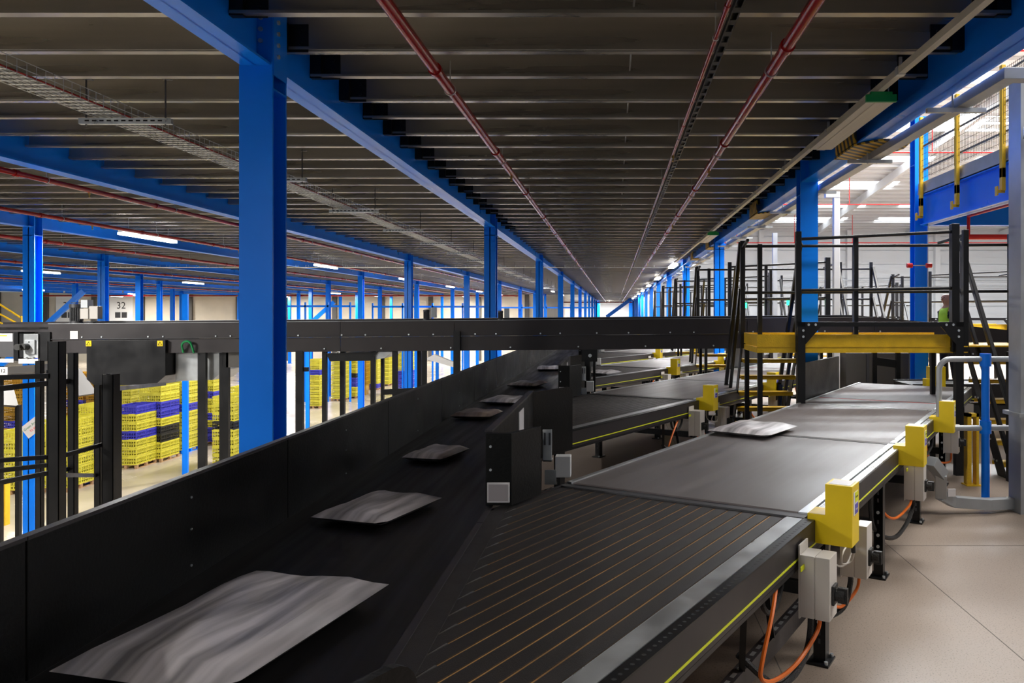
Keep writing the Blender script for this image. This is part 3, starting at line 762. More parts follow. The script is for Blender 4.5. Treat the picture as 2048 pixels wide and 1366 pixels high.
random.seed(3)
for i in range(46):
    X = -9.2+.36*i+random.uniform(-.1, .1)
    z = cz(X, 'mid')+.03 if i % 3 else cz(X, 'bot')+.05
    MB().cyl((X, 0 if i % 3 else .008, z), (X, -.012, z), .013, 8).build('bolt', steelw, cc)
for i, (pxx, y_, top, wd) in enumerate(((403, .03, 'bot', .13), (450, .1, 'bot', .11), (598, .0, 'bot', .12), (648, .1, 'bot', .07), (684, .85, 'bot', .08), (745, .1, 'bot', .07), (764, .9, 'bot', .05), (789, .05, 'bot', .08), (838, .9, 'bot', .07), (848, .05, 'bot', .07))):
    X = (pxx-VX)/F*(YC+y_)
    MB().box(X-wd/2, X+wd/2, y_, y_+.07, LOW, cz(X, top)+.02).box(X-.12, X+.12, y_-.03, y_+.1, LOW, LOW+.012).build('leg', black, cc)
X = (914.5-VX)/F*YC
MB().box(X-.055, X-.047, -.05, .0, LOW, cz(X, 'mid')+.08).box(X-.055, X+.055, -.052, -.045, LOW, cz(X, 'mid')+.08).box(X+.047, X+.055, -.05, 0, LOW, cz(X, 'mid')+.08).build('channel_leg', black, cc)
X = (1180-VX)/F*YC
MB().box(X-.09, X-.0, .02, .1, 0, cz(X, 'bot')).box(X+.05, X+.09, .02, .1, 0, cz(X, 'bot')).box(X-.14, X+.12, .015, .05, cz(X, 'bot')-.2, cz(X, 'bot')).build('leg', black, cc)
MB().cyl((X, .015, cz(X, 'bot')-.1), (X, .0, cz(X, 'bot')-.1), .03, 10).build('bolt', steelw, cc)
MB().bar(((606-VX)*kc, .05, -1.0), ((650-VX)*kc, .1, -.93), .04, .05).bar(((764-VX)*kc, .05, .79), ((845-VX)*kc, .1, .82), .04, .09).bar((-5.3, .05, 1.17), (-5.1, .05, 1.17), .05, .07).build('leg_brace', black, cc)
# equipment hung under the crossing conveyor
db = thing('drive_cover', 'black box cover with chamfered corners and two yellow warning stickers under the crossing conveyor', 'machine cover', (0, YC-.03, 0))
xa, xb = (178-VX)*kc, (335-VX)*kc; zt, zl = px(0, 680, YC).z, px(0, 770, YC).z
MB().prism([(xa, zt), (xb, zt), (xb, zl+.16), (xb-.18, zl), (xa+.12, zl), (xa, zl+.10)], 'y', -.03, 1.0).build('cover_shell', black, db, bevel=.004)
for pxx in (182.5, 324.5):
    X = (pxx-VX)*kc; s = MB().box(X-.045, X+.045, -.036, -.031, zt-.10, zt-.01).build('warning_sticker', yel, db)
    MB().tube([(X-.03, -.039, zt-.08), (X+.03, -.039, zt-.08), (X, -.039, zt-.03), (X-.03, -.039, zt-.08)], .004, 5).build('triangle_sign', txt, s)
mt = thing('drive_housing', 'grey metal motor housing hanging right of the black chamfered cover', 'machine housing', (0, YC+.1, 0))
xc = (437-VX)*kc
MB().prism([(xb+.02, 1.44), (xc, 1.46), (xc, 1.15), (xc-.2, .98), (xb+.02, .96)], 'y', .1, .8).build('housing_shell', steel, mt, bevel=.004)
MB().box(xc-.04, xc+.03, .0, .1, LOW, 1.44).build('support_post', black, mt)
for j, (a, b) in enumerate(((648, 752),)):
    mt2 = thing('take_up_housing', 'low black hopper hanging under the crossing conveyor right of the big blue column', 'machine housing', (0, YC+.1, 0))
    MB().prism([((a-VX)*kc, 1.43), ((b-VX)*kc, 1.46), ((b-VX)*kc-.12, 1.31), ((a-VX)*kc+.06, 1.30)], 'y', 0, .8).build('hopper_shell', black, mt2)
    MB().prism([((b-VX)*kc, 1.46), ((b+28-VX)*kc, 1.46), ((b+10-VX)*kc, 1.35), ((b-VX)*kc-.12, 1.31)], 'y', 0.05, .8).build('grey_end', steel, mt2)
MB_ = MB().box((470-VX)*kc-.2, (470-VX)*kc+.18, .1, .4, 1.2, 1.46).build('terminal_box', chute_m, None, (0, YC, 0)); tag(MB_, 'grey box under the crossing conveyor just left of the big blue column', 'box')
gh = cable('green_hose', [(px(367, 705, YC-.02)), px(364, 690, YC-.06), px(371, 683, YC-.06), px(381, 686, YC-.06), px(388, 706, YC-.02)], .018, green); tag(gh, 'green hose looped over the side of the crossing conveyor', 'hose')
p = px(149, 670, YC); o = MB().box(-.065, .065, -.012, -.002, -.065, .065).build('blank_plate', paper, None, p); tag(o, 'small white square plate on the crossing conveyor side', 'plate')
# motor and isolators above the left end
def motor(pxx, w_, y0, y1, label, boxes, grp):
    X = (pxx-VX)/F*13.4; z0 = EYE-(y0-VY)/F*13.4; z1 = EYE-(y1-VY)/F*13.4
    t = thing('drive_motor', label, 'motor', (X, 13.4, z0), 0, grp); h = z1-z0
    m_ = MB().cyl((0, 0, h*.1), (0, 0, h*.72), w_*.42, 20)
    for a in range(24): m_.bar((cos(a*pi/12)*w_*.45, sin(a*pi/12)*w_*.45, h*.12), (cos(a*pi/12)*w_*.45, sin(a*pi/12)*w_*.45, h*.72), .006, w_*.08)
    m_.build('finned_body', grey_m, t)
    MB().cyl((0, 0, h*.72), (0, 0, h*.88), w_*.52, 20).cyl((0, 0, h*.92), (0, 0, h*.95), w_*.4, 20).cyl((0, 0, 0), (0, 0, h*.1), w_*.5, 20).build('fan_cowl', grey_m, t, smooth=True)
    for bx_ in boxes: MB().box(*bx_).build('terminal_box', white if bx_[5] < h*.8 else alu, t, bevel=.004)
    return t
motor(153, .21, 647, 603, 'dark finned motor with grey boxes, standing on the left end of the crossing conveyor', [(.13, .27, -.1, .05, .08, .26), (.14, .26, -.1, .05, .27, .41), (.27, .42, -.08, .05, .08, .3)], 'motors standing above the crossing conveyor')
motor(853, .11, 640, 617, 'small motor on the crossing conveyor between the second and third blue columns', [(.09, .17, -.05, .05, .04, .22)], 'motors standing above the crossing conveyor')
motor(1001, .09, 640, 619, 'small motor on the crossing conveyor right beside a near blue column', [(.07, .15, -.05, .05, .04, .2)], 'motors standing above the crossing conveyor')
# tail pulley unit at the left edge
tp = thing('tail_pulley_unit', 'tail pulley unit with round shaft and mesh cover at the left edge', 'machine unit', (0, YC, 0))
def pxb(nm, m, x0, y0, x1, y1, ya, yb, par=tp, **k):
    a = px(x0, y1, YC+ya); b = px(x1, y0, YC+ya); return MB().box(a.x, b.x, ya, yb, a.z, b.z).build(nm, m, par, **k)
pxb('mesh_cover', grey_m, -40, 666, 29, 714, -.05, .3); pxb('cover_frame', black, 27, 664, 36, 722, -.07, .3); pxb('plate_slot', black, 36, 667, 47, 715, -.05, .3)
pxb('bearing_plate', steel, 47, 668, 76, 716, -.06, .2, bevel=.003); pxb('bearing_block', alu, 49, 680, 69, 708, -.09, -.06, bevel=.003)
pxb('white_label', paper, -20, 667, 25, 683, -.055, -.051); pxb('label_line', tag_m, -20, 670, 14, 672.5, -.058, -.055)
a = px(55, 693, YC); MB().cyl((a.x+.06, -.09, a.z), (a.x+.06, -.2, a.z), .055, 16).cyl((a.x+.02, -.2, a.z), (a.x+.02, -.26, a.z), .05, 16).build('shaft_end', rub, tp, smooth=True)
for xx, yy in ((57, 683), (57, 705), (41, 694), (52, 715), (66, 715)):
    a = px(xx, yy, YC-.09); MB().cyl((a.x, -.06, a.z), (a.x, -.11, a.z), .014, 8).build('bolt', steelw, tp)
pxb('cream_rail', wht, -40, 718, 27, 725, -.07, .0); pxb('cream_rail', wht, 37, 718, 76, 727, -.07, .0); pxb('dark_block', black, 76, 664, 100, 722, -.03, .3)

# ------------------------------------------------------------------ near support posts and rails on the left
def post(x0, x1, ytop, Y, label, dx=0):
    a = px(x0, ytop, Y); b = px(x1, ytop, Y); w_ = b.x-a.x
    m_ = MB().box(0, w_, 0, .006, LOW, a.z).box(0, .006, 0, w_, LOW, a.z).box(w_-.006, w_, 0, w_, LOW, a.z).box(-.05, w_+.05, -.05, w_+.05, LOW, LOW+.012)
    o = m_.build('support_post', black, None, (a.x, Y, 0)); return tag(o, label, 'post', 'black support posts on the left')
post(95, 117, 683, 7.2, 'thick black channel post at the left, reaching up to the crossing conveyor')
post(204, 226, 749, 7.7, 'thick black channel post rising in front of the chamfered black cover')
post(135, 148, 706, 8.2, 'thin black post right of the thick left channel post')
post(188, 200, 770, 8.6, 'thin black post just left of the post in front of the chamfered cover')
post(224, 236, 776, 8.4, 'thin black post just right of the post in front of the chamfered cover')
post(70, 81, 722, 9.6, 'thin black post in front of the left blue column')
def rail(p, q, w_, label):
    return tag(MB().bar(p, q, .03, w_).build('side_rail', black), label, 'rail', 'black rails between the left posts')
rail(px(-60, 757, 6.9), px(97, 752, 7.2), .045, 'upper black rail at the left edge under the tail pulley')
rail(px(-60, 784, 6.8), px(136, 762, 8.2), .05, 'lower of the black rails leading to the thick left post')
rail(px(-60, 925, 6.8), px(97, 914, 7.25), .04, 'upper of the three low black rails at the left edge')
rail(px(-60, 948, 6.9), px(97, 930, 7.25), .04, 'middle of the three low black rails at the left edge')
rail(px(-60, 977, 6.9), px(136, 938, 8.2), .045, 'lowest of the three low black rails at the left edge')
rail(px(117, 914, 7.25), px(205, 889, 7.75), .04, 'black rail rising right of the thick left post')
rail(px(117, 950, 7.25), px(190, 951, 8.6), .04, 'level black rail near the floor between two left posts')
rail(px(226, 778, 7.75), px(330, 768, 11.5), .045, 'black rail running away right of the post before the chamfered cover')
# grey chutes behind the posts
def slab(name, m, pts, th, label, cat, grp=None):
    P = [Vector(p) for p in pts]; n_ = (P[1]-P[0]).cross(P[2]-P[0]).normalized()*th; k = len(P)
    o = MB().add(P+[p+n_ for p in P], [tuple(range(k))[::-1], tuple(range(k, 2*k))]+[(i, (i+1) % k, (i+1) % k+k, i+k) for i in range(k)]).build(name, m)
    for p in (P[0], P[2]): MB().box(p.x-.04, p.x+.04, p.y-.04, p.y+.04, LOW, p.z+.02).build('leg', black, o)
    return tag(o, label, cat, grp)
slab('chute', chute_m, [px(120, 737, 15), px(160, 737, 16), px(195, 786, 16), px(150, 792, 14.6)], .05, 'grey sheet metal chute end behind the thick left post', 'chute', 'grey chutes at the left')
slab('chute', chute_m, [px(-30, 775, 15), px(25, 768, 16), px(37, 812, 15.5), px(-30, 806, 14.6)], .05, 'grey sheet metal chute at the left edge above the crates', 'chute', 'grey chutes at the left')
slab('chute', chute_m, [px(0, 735, 14.5), px(100, 727, 14.5), px(100, 742, 14.2), px(-30, 752, 14.2)], .04, 'pale chute side just below the tail pulley', 'chute', 'grey chutes at the left')
slab('chute', wht, [px(850, 718, 26), px(868, 709, 26), px(915, 728, 26), px(912, 736, 26)], .25, 'pale sloping chute seen under the crossing conveyor near the belt', 'chute', 'grey chutes at the left')
o = MB().box(-.1, .1, 0, .01, -.07, .07).build('number_plate', paper, None, px(4, 742, 13.9)); tag(o, 'white plate numbered 12 at the left edge', 'sign')
text('plate_number', '12', .09, txt, o, (.02, -.005, 0), (pi/2, 0, 0))
# paper sign on the third-row blue column
sg = thing('paper_sign', 'white paper sign taped askew on the left blue column, Green Area', 'sign', px(64, 855, 17.21), 0); sg.rotation_euler = (0, -R(38), 0)
MB().box(-.21, .21, -.004, 0, -.15, .15).build('paper_sheet', paper, sg)
text('sign_text', 'Green Area', .075, green, sg, (0, -.006, .05), (pi/2, 0, 0)); text('sign_text', '93.96', .075, redb, sg, (0, -.006, -.05), (pi/2, 0, 0))

# ------------------------------------------------------------------ thin blue posts and racking far left
def bpost(x0, x1, ytop, Y, label):
    a = px(x0, ytop, Y); b = px(x1, ytop, Y); w_ = b.x-a.x
    tag(MB().box(0, w_, 0, .08, LOW, a.z).build('blue_post', blue, None, (a.x, Y, 0)), label, 'post', 'thin blue posts on the lower level')
bpost(364, 375, 588, 25.8, 'thin bright blue post among the crates left of the big column')
bpost(611, 618, 700, 24, 'thin blue post just right of the big blue column')
bpost(871, 877, 690, 27, 'thin blue post right of the crates near the belt')
for i, (x0, x1, Y) in enumerate(((520, 700, 48), (745, 985, 52), (995, 1190, 60))):
    a = px(x0, 0, Y).x; b = px(x1, 0, Y).x
    rk = thing('blue_racking', 'blue steel racking far behind the crossing conveyor, %s from the left' % ORD[i], 'racking', (a, Y, LOW), 0, 'blue racking in the distance')
    n_ = 4
    for j in range(n_+1): MB().box((b-a)*j/n_-.05, (b-a)*j/n_+.05, 0, .1, 0, 6.2).build('upright', blue, rk)
    for z in (4.2, 5.0, 5.9): MB().box(0, b-a, 0, .06, z, z+.12).box(0, b-a, 1.0, 1.06, z, z+.12).build('rack_beam', blue, rk)
o = MB().bar(Vector((px(168, 582, 30)-Vector((0,0,0)))+(px(98, 645, 30)-px(168, 582, 30))*((px(168, 582, 30).z-LOW)/(px(168, 582, 30).z-px(98, 645, 30).z))), px(168, 582, 30), .12, .18).build('diagonal_brace', blue); tag(o, 'blue diagonal brace rising left of the finned motor', 'brace', 'blue diagonal braces')
o = MB().bar(px(1213, 634, 110), px(1265, 596, 110), .3, .5).build('diagonal_brace', blue); tag(o, 'blue diagonal brace at the far end of the aisle', 'brace', 'blue diagonal braces')
o = MB().bar(px(668, 604, 60)+(px(628, 640, 60)-px(668, 604, 60))*((px(668, 604, 60).z-LOW)/(px(668, 604, 60).z-px(628, 640, 60).z)), px(668, 604, 60), .15, .3).build('diagonal_brace', blue); tag(o, 'blue diagonal brace far away just right of the big column', 'brace', 'blue diagonal braces')
st = thing('yellow_stair_rail', 'thin yellow stair handrails at the left edge above the conveyor', 'handrail', (0, 0, 0))
for a, b in (((-30, 590), (44, 637)), ((-30, 612), (40, 650)), ((-30, 632), (22, 655))): MB().tube([px(*a, 21), px(*b, 21)], .025, 6).build('rail_tube', yeld, st)
MB().tube([px(44, 632, 21), px(44, 700, 21)], .03, 6).build('rail_post', yeld, st)

# ------------------------------------------------------------------ crate stacks on pallets
def crate_mesh(w_, d, h):
    mb = MB(); t = .012
    for z0, z1 in ((0, h*.16), (h*.72, h)):
        for x in (0, w_-t): mb.box(x, x+t, 0, d, z0, z1)
        for y in (0, d-t): mb.box(0, w_, y, y+t, z0, z1)
    for z in (.33, .52):
        for y in (0, d-t): mb.box(0, w_, y, y+t, h*z, h*z+.018)
        for x in (0, w_-t): mb.box(x, x+t, 0, d, h*z, h*z+.018)
    mb.box(0, w_, 0, d, 0, t)
    for z0, z1 in ((0, .025), (h*.38, h*.46), (h-.05, h)):
        mb.box(-.014, w_+.014, -.014, 0, z0, z1).box(-.014, w_+.014, d, d+.014, z0, z1).box(-.014, 0, 0, d, z0, z1).box(w_, w_+.014, 0, d, z0, z1)
    n1 = 9; n2 = 7
    for i in range(n1+1):
        x = (w_-.022)*i/n1; mb.box(x, x+.022, -.012, 0.002, 0, h).box(x, x+.022, d-.002, d+.012, 0, h)
    for i in range(n2+1):
        y = (d-.022)*i/n2; mb.box(w_-.002, w_+.012, y, y+.022, 0, h)
    mb.box(.05, w_*.35, -.016, .0, h-.07, h+.02).box(w_*.65, w_-.05, -.016, 0, h-.07, h+.02)
    return mb
CH = .30
crate_src = {}
for c_, m_ in (('Y', crY), ('B', crB), ('K', crK), ('A', crA)):
    me_o = crate_mesh(.77, .57, CH-.01).build('plastic_crate', m_); crate_src[c_] = me_o
def pallet(x, y, z, label, m=wood):
    t = thing('pallet', label, 'pallet', (x, y, z), 0, 'pallets under the crate stacks')
    d = MB()
    for i in range(5): d.box(0, .8, .02+.24*i, .20+.24*i, .115, .135)
    d.build('deck_boards', m, t)
    b = MB()
    for i in range(3): b.box(.36*i, .36*i+.09, 0, 1.2, .0, .018).box(.36*i, .36*i+.09, 0, .1, .018, .115).box(.36*i, .36*i+.09, .55, .65, .018, .115).box(.36*i, .36*i+.09, 1.1, 1.2, .018, .115)
    b.build('pallet_blocks', m, t)
cn = {'Y': 'yellow', 'B': 'blue', 'K': 'black', 'A': 'amber'}
used = set()
def stack(x0, ybase, layers, where, m=wood, deep=2, Y=None, zoff=0):
    """x0,ybase: picture position of the front left foot; layers bottom to top"""
    if Y is None: Y = (EYE-LOW)*F/(ybase-VY)
    X = (x0-VX)/F*Y
    pallet(X, Y, LOW, 'pallet under the crates %s' % where, m)
    z = LOW+.137
    for i, c_ in enumerate(layers):
        for j in range(deep):
            s = crate_src[c_]
            if c_ in used: o = s.copy(); C.objects.link(o)
            else: o = s; used.add(c_)
            o.location = (X+.015+random.uniform(-.008, .008), Y+.015+.60*j, z+CH*i)
            tag(o, '%s plastic crate in the stack %s' % (cn[c_], where), 'crate', '%s crates of the stack %s' % (cn[c_], where))
stack(-8, 990, 'YYYYYY', 'at the left edge, left of the blue column')
stack(84, 985, 'YYYYYYY', 'between left blue column and thick black post')
stack(143, 968, 'YYBBBYYY', 'right of the thick black channel post', blue)
stack(228, 938, 'YYYBYYB', 'right of the post before the chamfered cover')
stack(279, 925, 'YYKKYBBYY', 'with black layers left of the thin blue post')
stack(325, 908, 'YYYYYBYYY'[:9], 'on a blue pallet behind the thin blue post', blue)
stack(389, 890, 'BBYBYYB'[:7]+'YY', 'with blue layers right of the thin blue post')
stack(424, 934, 'YYYYKYYY', 'just left of the big blue column', wood)
stack(455, 900, 'YYYYKKYY', 'half hidden behind the big blue column', wood)
stack(225, 880, 'YYYYYYYYY', 'behind the blue-topped stack near the chamfered cover', Y=33)
stack(300, 870, 'YYYYYYYYY', 'behind the black-layered stack', Y=35.5)
stack(345, 860, 'AAAAAAAAB', 'at the back under the grey motor housing', Y=36)
stack(172, 868, 'AAAAAAAAA', 'left of the chamfered cover', Y=34)
stack(130, 866, 'AAAABAAAA', 'behind the thick left post', Y=34.4)
stack(2, 880, 'AABAAAAAA', 'at the back left', Y=32)
stack(612, 817, 'YYYYYYBYY', 'right of the big blue column')
stack(662, 802, 'YYYYYYYYY', 'second right of the big blue column')
stack(687, 797, 'YYBBKYYYY', 'third right of the big column')
stack(710, 782, 'AAAAAAAA', 'further right of the big column')
stack(733, 780, 'BYYYYYYYY', 'just right of the second-row blue column')
stack(757, 772, 'YYYYYYYYYY', 'beside the tall far stacks near the belt')
stack(779, 769, 'BBBBYYYYYY', 'with four blue layers near the belt')
stack(796, 790, 'YBBBBYYYYY', 'behind the far blue column nearest the belt')
for k in list(crate_src):
    if k not in used: bpy.data.objects.remove(crate_src[k])
bb = MB().box(0, .9, 0, .6, 0, .6).box(.0, .9, -.01, 0, .6, .68).build('amber_box', crA, None, px(705, 786, 52.0)); bb.location.z = LOW; tag(bb, 'low amber bin on the floor between far crate stacks', 'bin')
o = MB().box(0, .16, 0, .16, 0, 1.1).build('yellow_bollard', yeld, None, (px(-2, 0, 20).x, 20, LOW)); tag(o, 'orange yellow bollard at the left edge on the lower floor', 'bollard')

# ------------------------------------------------------------------ wire cable tray on the left
ct = thing('wire_cable_tray', 'long wire mesh cable tray hung under the ceiling left of the big column', 'cable tray', (-4.72, 2.0, EYE+1.84))
mb = MB()
for x, z in ((-.15, .11), (-.15, .05), (-.15, 0), (-.09, 0), (-.03, 0), (.03, 0), (.09, 0), (.15, 0), (.15, .05), (.15, .11)): mb.tube([(x, 0, z), (x, 60, z)], .0035, 5)
k = 0
while .1*k < 44:
    y = .1*k; mb.tube([(-.15, y, .11), (-.15, y, 0), (.15, y, 0), (.15, y, .11)], .003, 4); k += 1
mb.build('wire_mesh', steelw, ct)
cb = MB()
for x in (-.12, -.10, -.05, .0, .04, .06): cb.tube([(x, 0, .013), (x, 60, .013)], .009, 5)
cb.build('data_cables', steel, ct)
cb = MB().tube([(.12, 0, .02), (.12, 60, .02)], .011, 5); cb.build('red_cable', red, ct)
hg = None
for k in range(16):
    y = 7.2+3.15*k
    if hg is None:
        hg = thing('tray_hanger', '', 'hanger', (-4.56, y, EYE+1.80)); o = hg
        m_ = MB().box(-.43, .43, -.02, .02, -.035, -.031).box(-.43, .43, -.021, -.018, -.031, .02).box(-.43, .43, .018, .021, -.031, .02)
        m_.build('slotted_channel', steelw, hg)
        m_ = MB()
        for i in range(11): m_.box(-.37+.068*i, -.33+.068*i, -.0225, -.021, -.012, .002)
        m_.build('channel_slots', txt, hg)
        for x in (-.37, .37): MB().cyl((x, 0, -.05), (x, 0, .40), .008, 8).box(x-.02, x+.06, -.02, .02, .38, .385).build('threaded_rod', grey_m, hg)
        km = kidmap()
    else: o = copy_tree(hg, None, (-4.56, y, EYE+1.80), kids=km)
    tag(o, 'slotted channel hanger on two rods under the wire tray, %s from the camera' % ORD[k], 'hanger', 'channel hangers under the wire tray')
mb = MB()
for y in (0, .06, .12, .18, .24): mb.tube([(-22, 31+y, EYE+1.86), (2.2, 31+y, EYE+1.86)], .006, 4)
for k in range(60): mb.tube([(-22+.4*k, 31, EYE+1.95), (-22+.4*k, 31, EYE+1.86), (-22+.4*k, 31.24, EYE+1.86), (-22+.4*k, 31.24, EYE+1.95)], .006, 4)
tag(mb.build('wire_cable_tray', steelw), 'wire mesh tray crossing the aisle overhead in the distance', 'cable tray')

# ------------------------------------------------------------------ right beam: trunking, hangers, hazard brackets
tk = thing('grey_cable_trunking', 'grey square trunking hung beside the right blue beam with an elbow at the near end', 'trunking', (0, 0, 0))
MB().box(3.02, 3.15, 6.1, 48, EYE+1.82, EYE+1.91).build('trunking_run', alu, tk, bevel=.003)
MB().box(3.02, 3.45, 5.98, 6.1, EYE+1.82, EYE+1.91).build('elbow', alu, tk, bevel=.003)
MB().bar((3.40, 6.04, EYE+1.86), (4.30, 8.0, EYE+1.86), .12, .09).build('branch', alu, tk)
for k in range(14):
    y = 6.8+2.3*k
    o = MB().box(2.76, 3.28, y, y+.045, EYE+1.775, EYE+1.815).cyl((3.1, y+.02, EYE+1.77), (3.1, y+.02, EYE+1.93), .008, 6).cyl((2.99, y+.02, EYE+1.77), (2.99, y+.02, EYE+2.0), .01, 6).build('beam_clamp', steel)
    tag(o, 'zinc cross bracket clamped under the right blue beam, %s from the camera' % ORD[k], 'bracket', 'zinc cross brackets under the right blue beam')
for k, y in enumerate((8.85, 14.9, 22.4, 27.0)):
    t = thing('hazard_bracket', 'black and yellow striped bumper plate under the right blue beam, %s from the camera' % ORD[k], 'bumper', (2.72, y-.45, EYE+1.915), 0, 'striped bumper plates under the right beam')
    MB().box(.0, .025, .35, 1.1, .02, .26).build('side_plate', hazard, t)
    MB().prism([(.0, .35), (.0, 1.15), (.25, 1.15), (.52, .9), (.62, .5), (.55, .0), (.2, .1)], 'z', -.014, .006).build('bottom_plate', hazard, t)
# blue mezzanine of the hall with yellow guard posts
MX = 6.0
mz = thing('mezzanine_edge', 'blue mezzanine edge beam with grey kerb at the upper right', 'mezzanine', (MX, 0, 0))
mb = MB(); zb0 = EYE+1.70; mb.box(-.1, .1, 2, 14.9, zb0, zb0+.02).box(-.012, .012, 2, 14.9, zb0, zb0+.58).box(-.1, .1, 2, 14.9, zb0+.56, zb0+.58); mb.build('edge_beam', blue, mz)
MB().box(-.09, -.0, 2, 15.03, zb0+.60, zb0+.82).box(-.11, -.09, 2, 15, zb0+.60, zb0+.63).build('grey_kerb', alu, mz)
MB().box(.0, 8, 2, 15, zb0+.60, zb0+.66).build('deck_slab', galv, mz)
mb = MB()
for k in range(17): mb.box(.02, 8, 2.4+.74*k, 2.41+.74*k, zb0+.3, zb0+.6).box(.02, 8, 2.34+.74*k, 2.41+.74*k, zb0+.3, zb0+.31)
mb.build('deck_joists', galv, mz)
MB().box(0, 8, 14.84, 15.03, zb0, zb0+.58).build('end_beam', blue, mz)
o = rc.copy(); C.objects.link(o); o.location = (MX, 15.2, 0); o.scale = (1, 1, 1.3); tag(o, 'blue steel column carrying the mezzanine, standing behind the nearest gantry', 'column', None, 'structure')
mg = thing('mesh_guard', 'yellow post guard rail with black wire mesh along the mezzanine edge', 'guard rail', (MX-.14, 0, zb0))
for k in range(8):
    y = 14.75-1.55*k
    m_ = MB().box(-.03, .03, y-.04, y+.04, .35, 2.05).box(-.03, .03, y-.04, y+.04, .15, .5).box(-.09, .03, y-.02, y+.02, .12, .17).box(-.10, -.08, y-.04, y+.04, .08, .22)
    m_.build('yellow_post', yeld, mg, bevel=.004)
mb = MB(); y = 2.2
while y < 14.75: mb.box(-.002, .002, y, y+.005, .85, 2.0); y += .055
z = .88
while z < 2.0: mb.box(-.002, .002, 2.2, 14.75, z, z+.005); z += .11
mb.build('wire_mesh', txt, mg)
for z in (1.05, 1.5, 1.95): MB().tube([(.05, 2.2, z), (.05, 14.75, z)], .022, 8).build('rail_tube', grey_m, mg, smooth=True)
mg2 = thing('mesh_guard', 'second guard rail behind the mesh guard, across the mezzanine', 'guard rail', (MX+1.9, 0, zb0+.6))
for k in range(8):
    y = 14.75-1.55*k; MB().box(-.03, .03, y-.04, y+.04, 0, 1.25).build('yellow_post', yeld, mg2)
for z in (.5, .85, 1.2): MB().tube([(.0, 2.2, z), (.0, 14.75, z)], .022, 8).build('rail_tube', black, mg2, smooth=True)
# ------------------------------------------------------------------ right side: rail, duct, cabinets, posts
gr = thing('guard_rail', 'galvanised tube rail with blue post at the right edge of the walkway', 'guard rail', (0, 8.5, 0))
a = px(1878, 718, 8.5); b = px(1878, 856, 8.5); x0 = a.x; zt, zl = a.z, b.z; rr = .13; e = px(2075, 0, 8.5).x
pts = [(e, 0, zt)] + [(x0+rr-rr*sin(q), 0, zt-rr+rr*cos(q)) for q in [pi/2*j/6 for j in range(7)]] + [(x0+rr-rr*cos(q), 0, zl+rr-rr*sin(q)) for q in [pi/2*j/6 for j in range(7)]] + [(e, 0, zl)]
MB().tube(pts, .031, 12).build('tube_rail', alu, gr, smooth=True)
X = px(1971, 0, 8.5).x
MB().cyl((X, 0, 0), (X, 0, zt+.03), .043, 16).cyl((X, 0, zt-.08), (X, 0, zt+.06), .06, 16).cyl((X, 0, zl-.06), (X, 0, zl+.08), .06, 16).cyl((X, 0, 0), (X, 0, .015), .10, 16).build('blue_post', blue, gr, smooth=True)
dc = thing('cable_duct', 'grey steel floor duct bending up to the switch box', 'cable duct', (0, 0, 0))
P_ = [px(1862, 922, 7.9), px(1882, 948, 8.0), px(1882, 990, 8.05), px(1905, 1003, 8.1), px(1975, 1008, 8.12), px(2060, 1004, 8.3)]
for p, q in zip(P_[:-1], P_[1:]): MB().bar(p, q+(q-p).normalized()*.02, .11, .11).build('duct_section', alu, dc, bevel=.004)
o = MB().box(P_[3].x-.09, P_[3].x-.01, 8.0, 8.012, .20, .28).build('pale_label', paper, dc)
yp = thing('yellow_bracket_post', 'short yellow open frame post bolted to the floor behind the switch boxes', 'post', (px(1935, 0, 9.4).x, 9.4, 0))
MB().box(0, .05, 0, .1, 0, .88).box(.11, .14, 0, .1, 0, .88).box(0, .14, 0, .1, .84, .88).box(-.02, .17, -.03, .13, 0, .012).build('frame', yeld, yp); MB().cyl((.19, .0, 0), (.19, 0, .02), .02, 8).build('anchor_bolt', steelw, yp)
o = MB().box(4.24, 4.5, 8.05, 8.3, 0, 4.62).box(4.20, 4.52, 8.0, 8.35, 1.02, 1.06).build('steel_duct_post', alu, None); tag(o, 'grey metal duct column cut by the right edge of the photo', 'duct', )
tube = thing('vertical_trunking', 'white vertical trunking with elbow right of the nearest hall-edge blue column', 'trunking', (px(1674, 0, 15).x, 15, 0))
MB().box(-.06, .06, 0, .12, 0, 4.35).box(-.22, .06, 0, .12, 4.35, 4.47).build('trunking_body', wht, tube, bevel=.01)
MB().box(px(1546, 0, 22).x, px(1555, 0, 22).x, 22, 22.1, 0, 4.4).build('vertical_trunking', alu); o = bpy.context.scene.objects[-1] if False else C.objects[-1]; tag(o, 'slim grey trunking rising behind the nearest gantry stair', 'trunking')
cbn = thing('control_cabinet', 'grey steel cabinet panel seen under the nearest gantry platform', 'cabinet', (0, 15.3, 0))
a = px(1692, 706, 15.3); b = px(1818, 765, 15.3)
MB().box(a.x, b.x, 0, .5, .2, a.z).build('cabinet_body', chute_m, cbn, bevel=.005)
MB().box(a.x+.4, a.x+.46, -.02, 0, .3, a.z).build('door_seam', grey_m, cbn)
hp = thing('steel_stand', 'black two-legged stand in front of the grey cabinet', 'stand', (0, 14.6, 0))
for xx in (1750, 1797): 
    X = px(xx, 0, 14.6).x; MB().box(X-.04, X+.04, 0, .06, 0, 1.42).build('leg', black, hp)
MB().bar((px(1750, 0, 14.6).x, .03, 1.2), (px(1797, 0, 14.6).x, .03, 1.14), .05, .15).build('brace', black, hp)
bc = thing('beacon_pair', 'pair of red beacons on a rod beside the mezzanine column', 'beacon', px(1840, 531, 14.8))
MB().tube([(-.15, 0, 0), (.15, 0, 0)], .01, 6).build('rod', steel, bc)
for x in (-.20, .17): MB().cyl((x-.05, 0, 0), (x+.05, 0, 0), .045, 12).build('red_lamp', redb, bc, smooth=True)
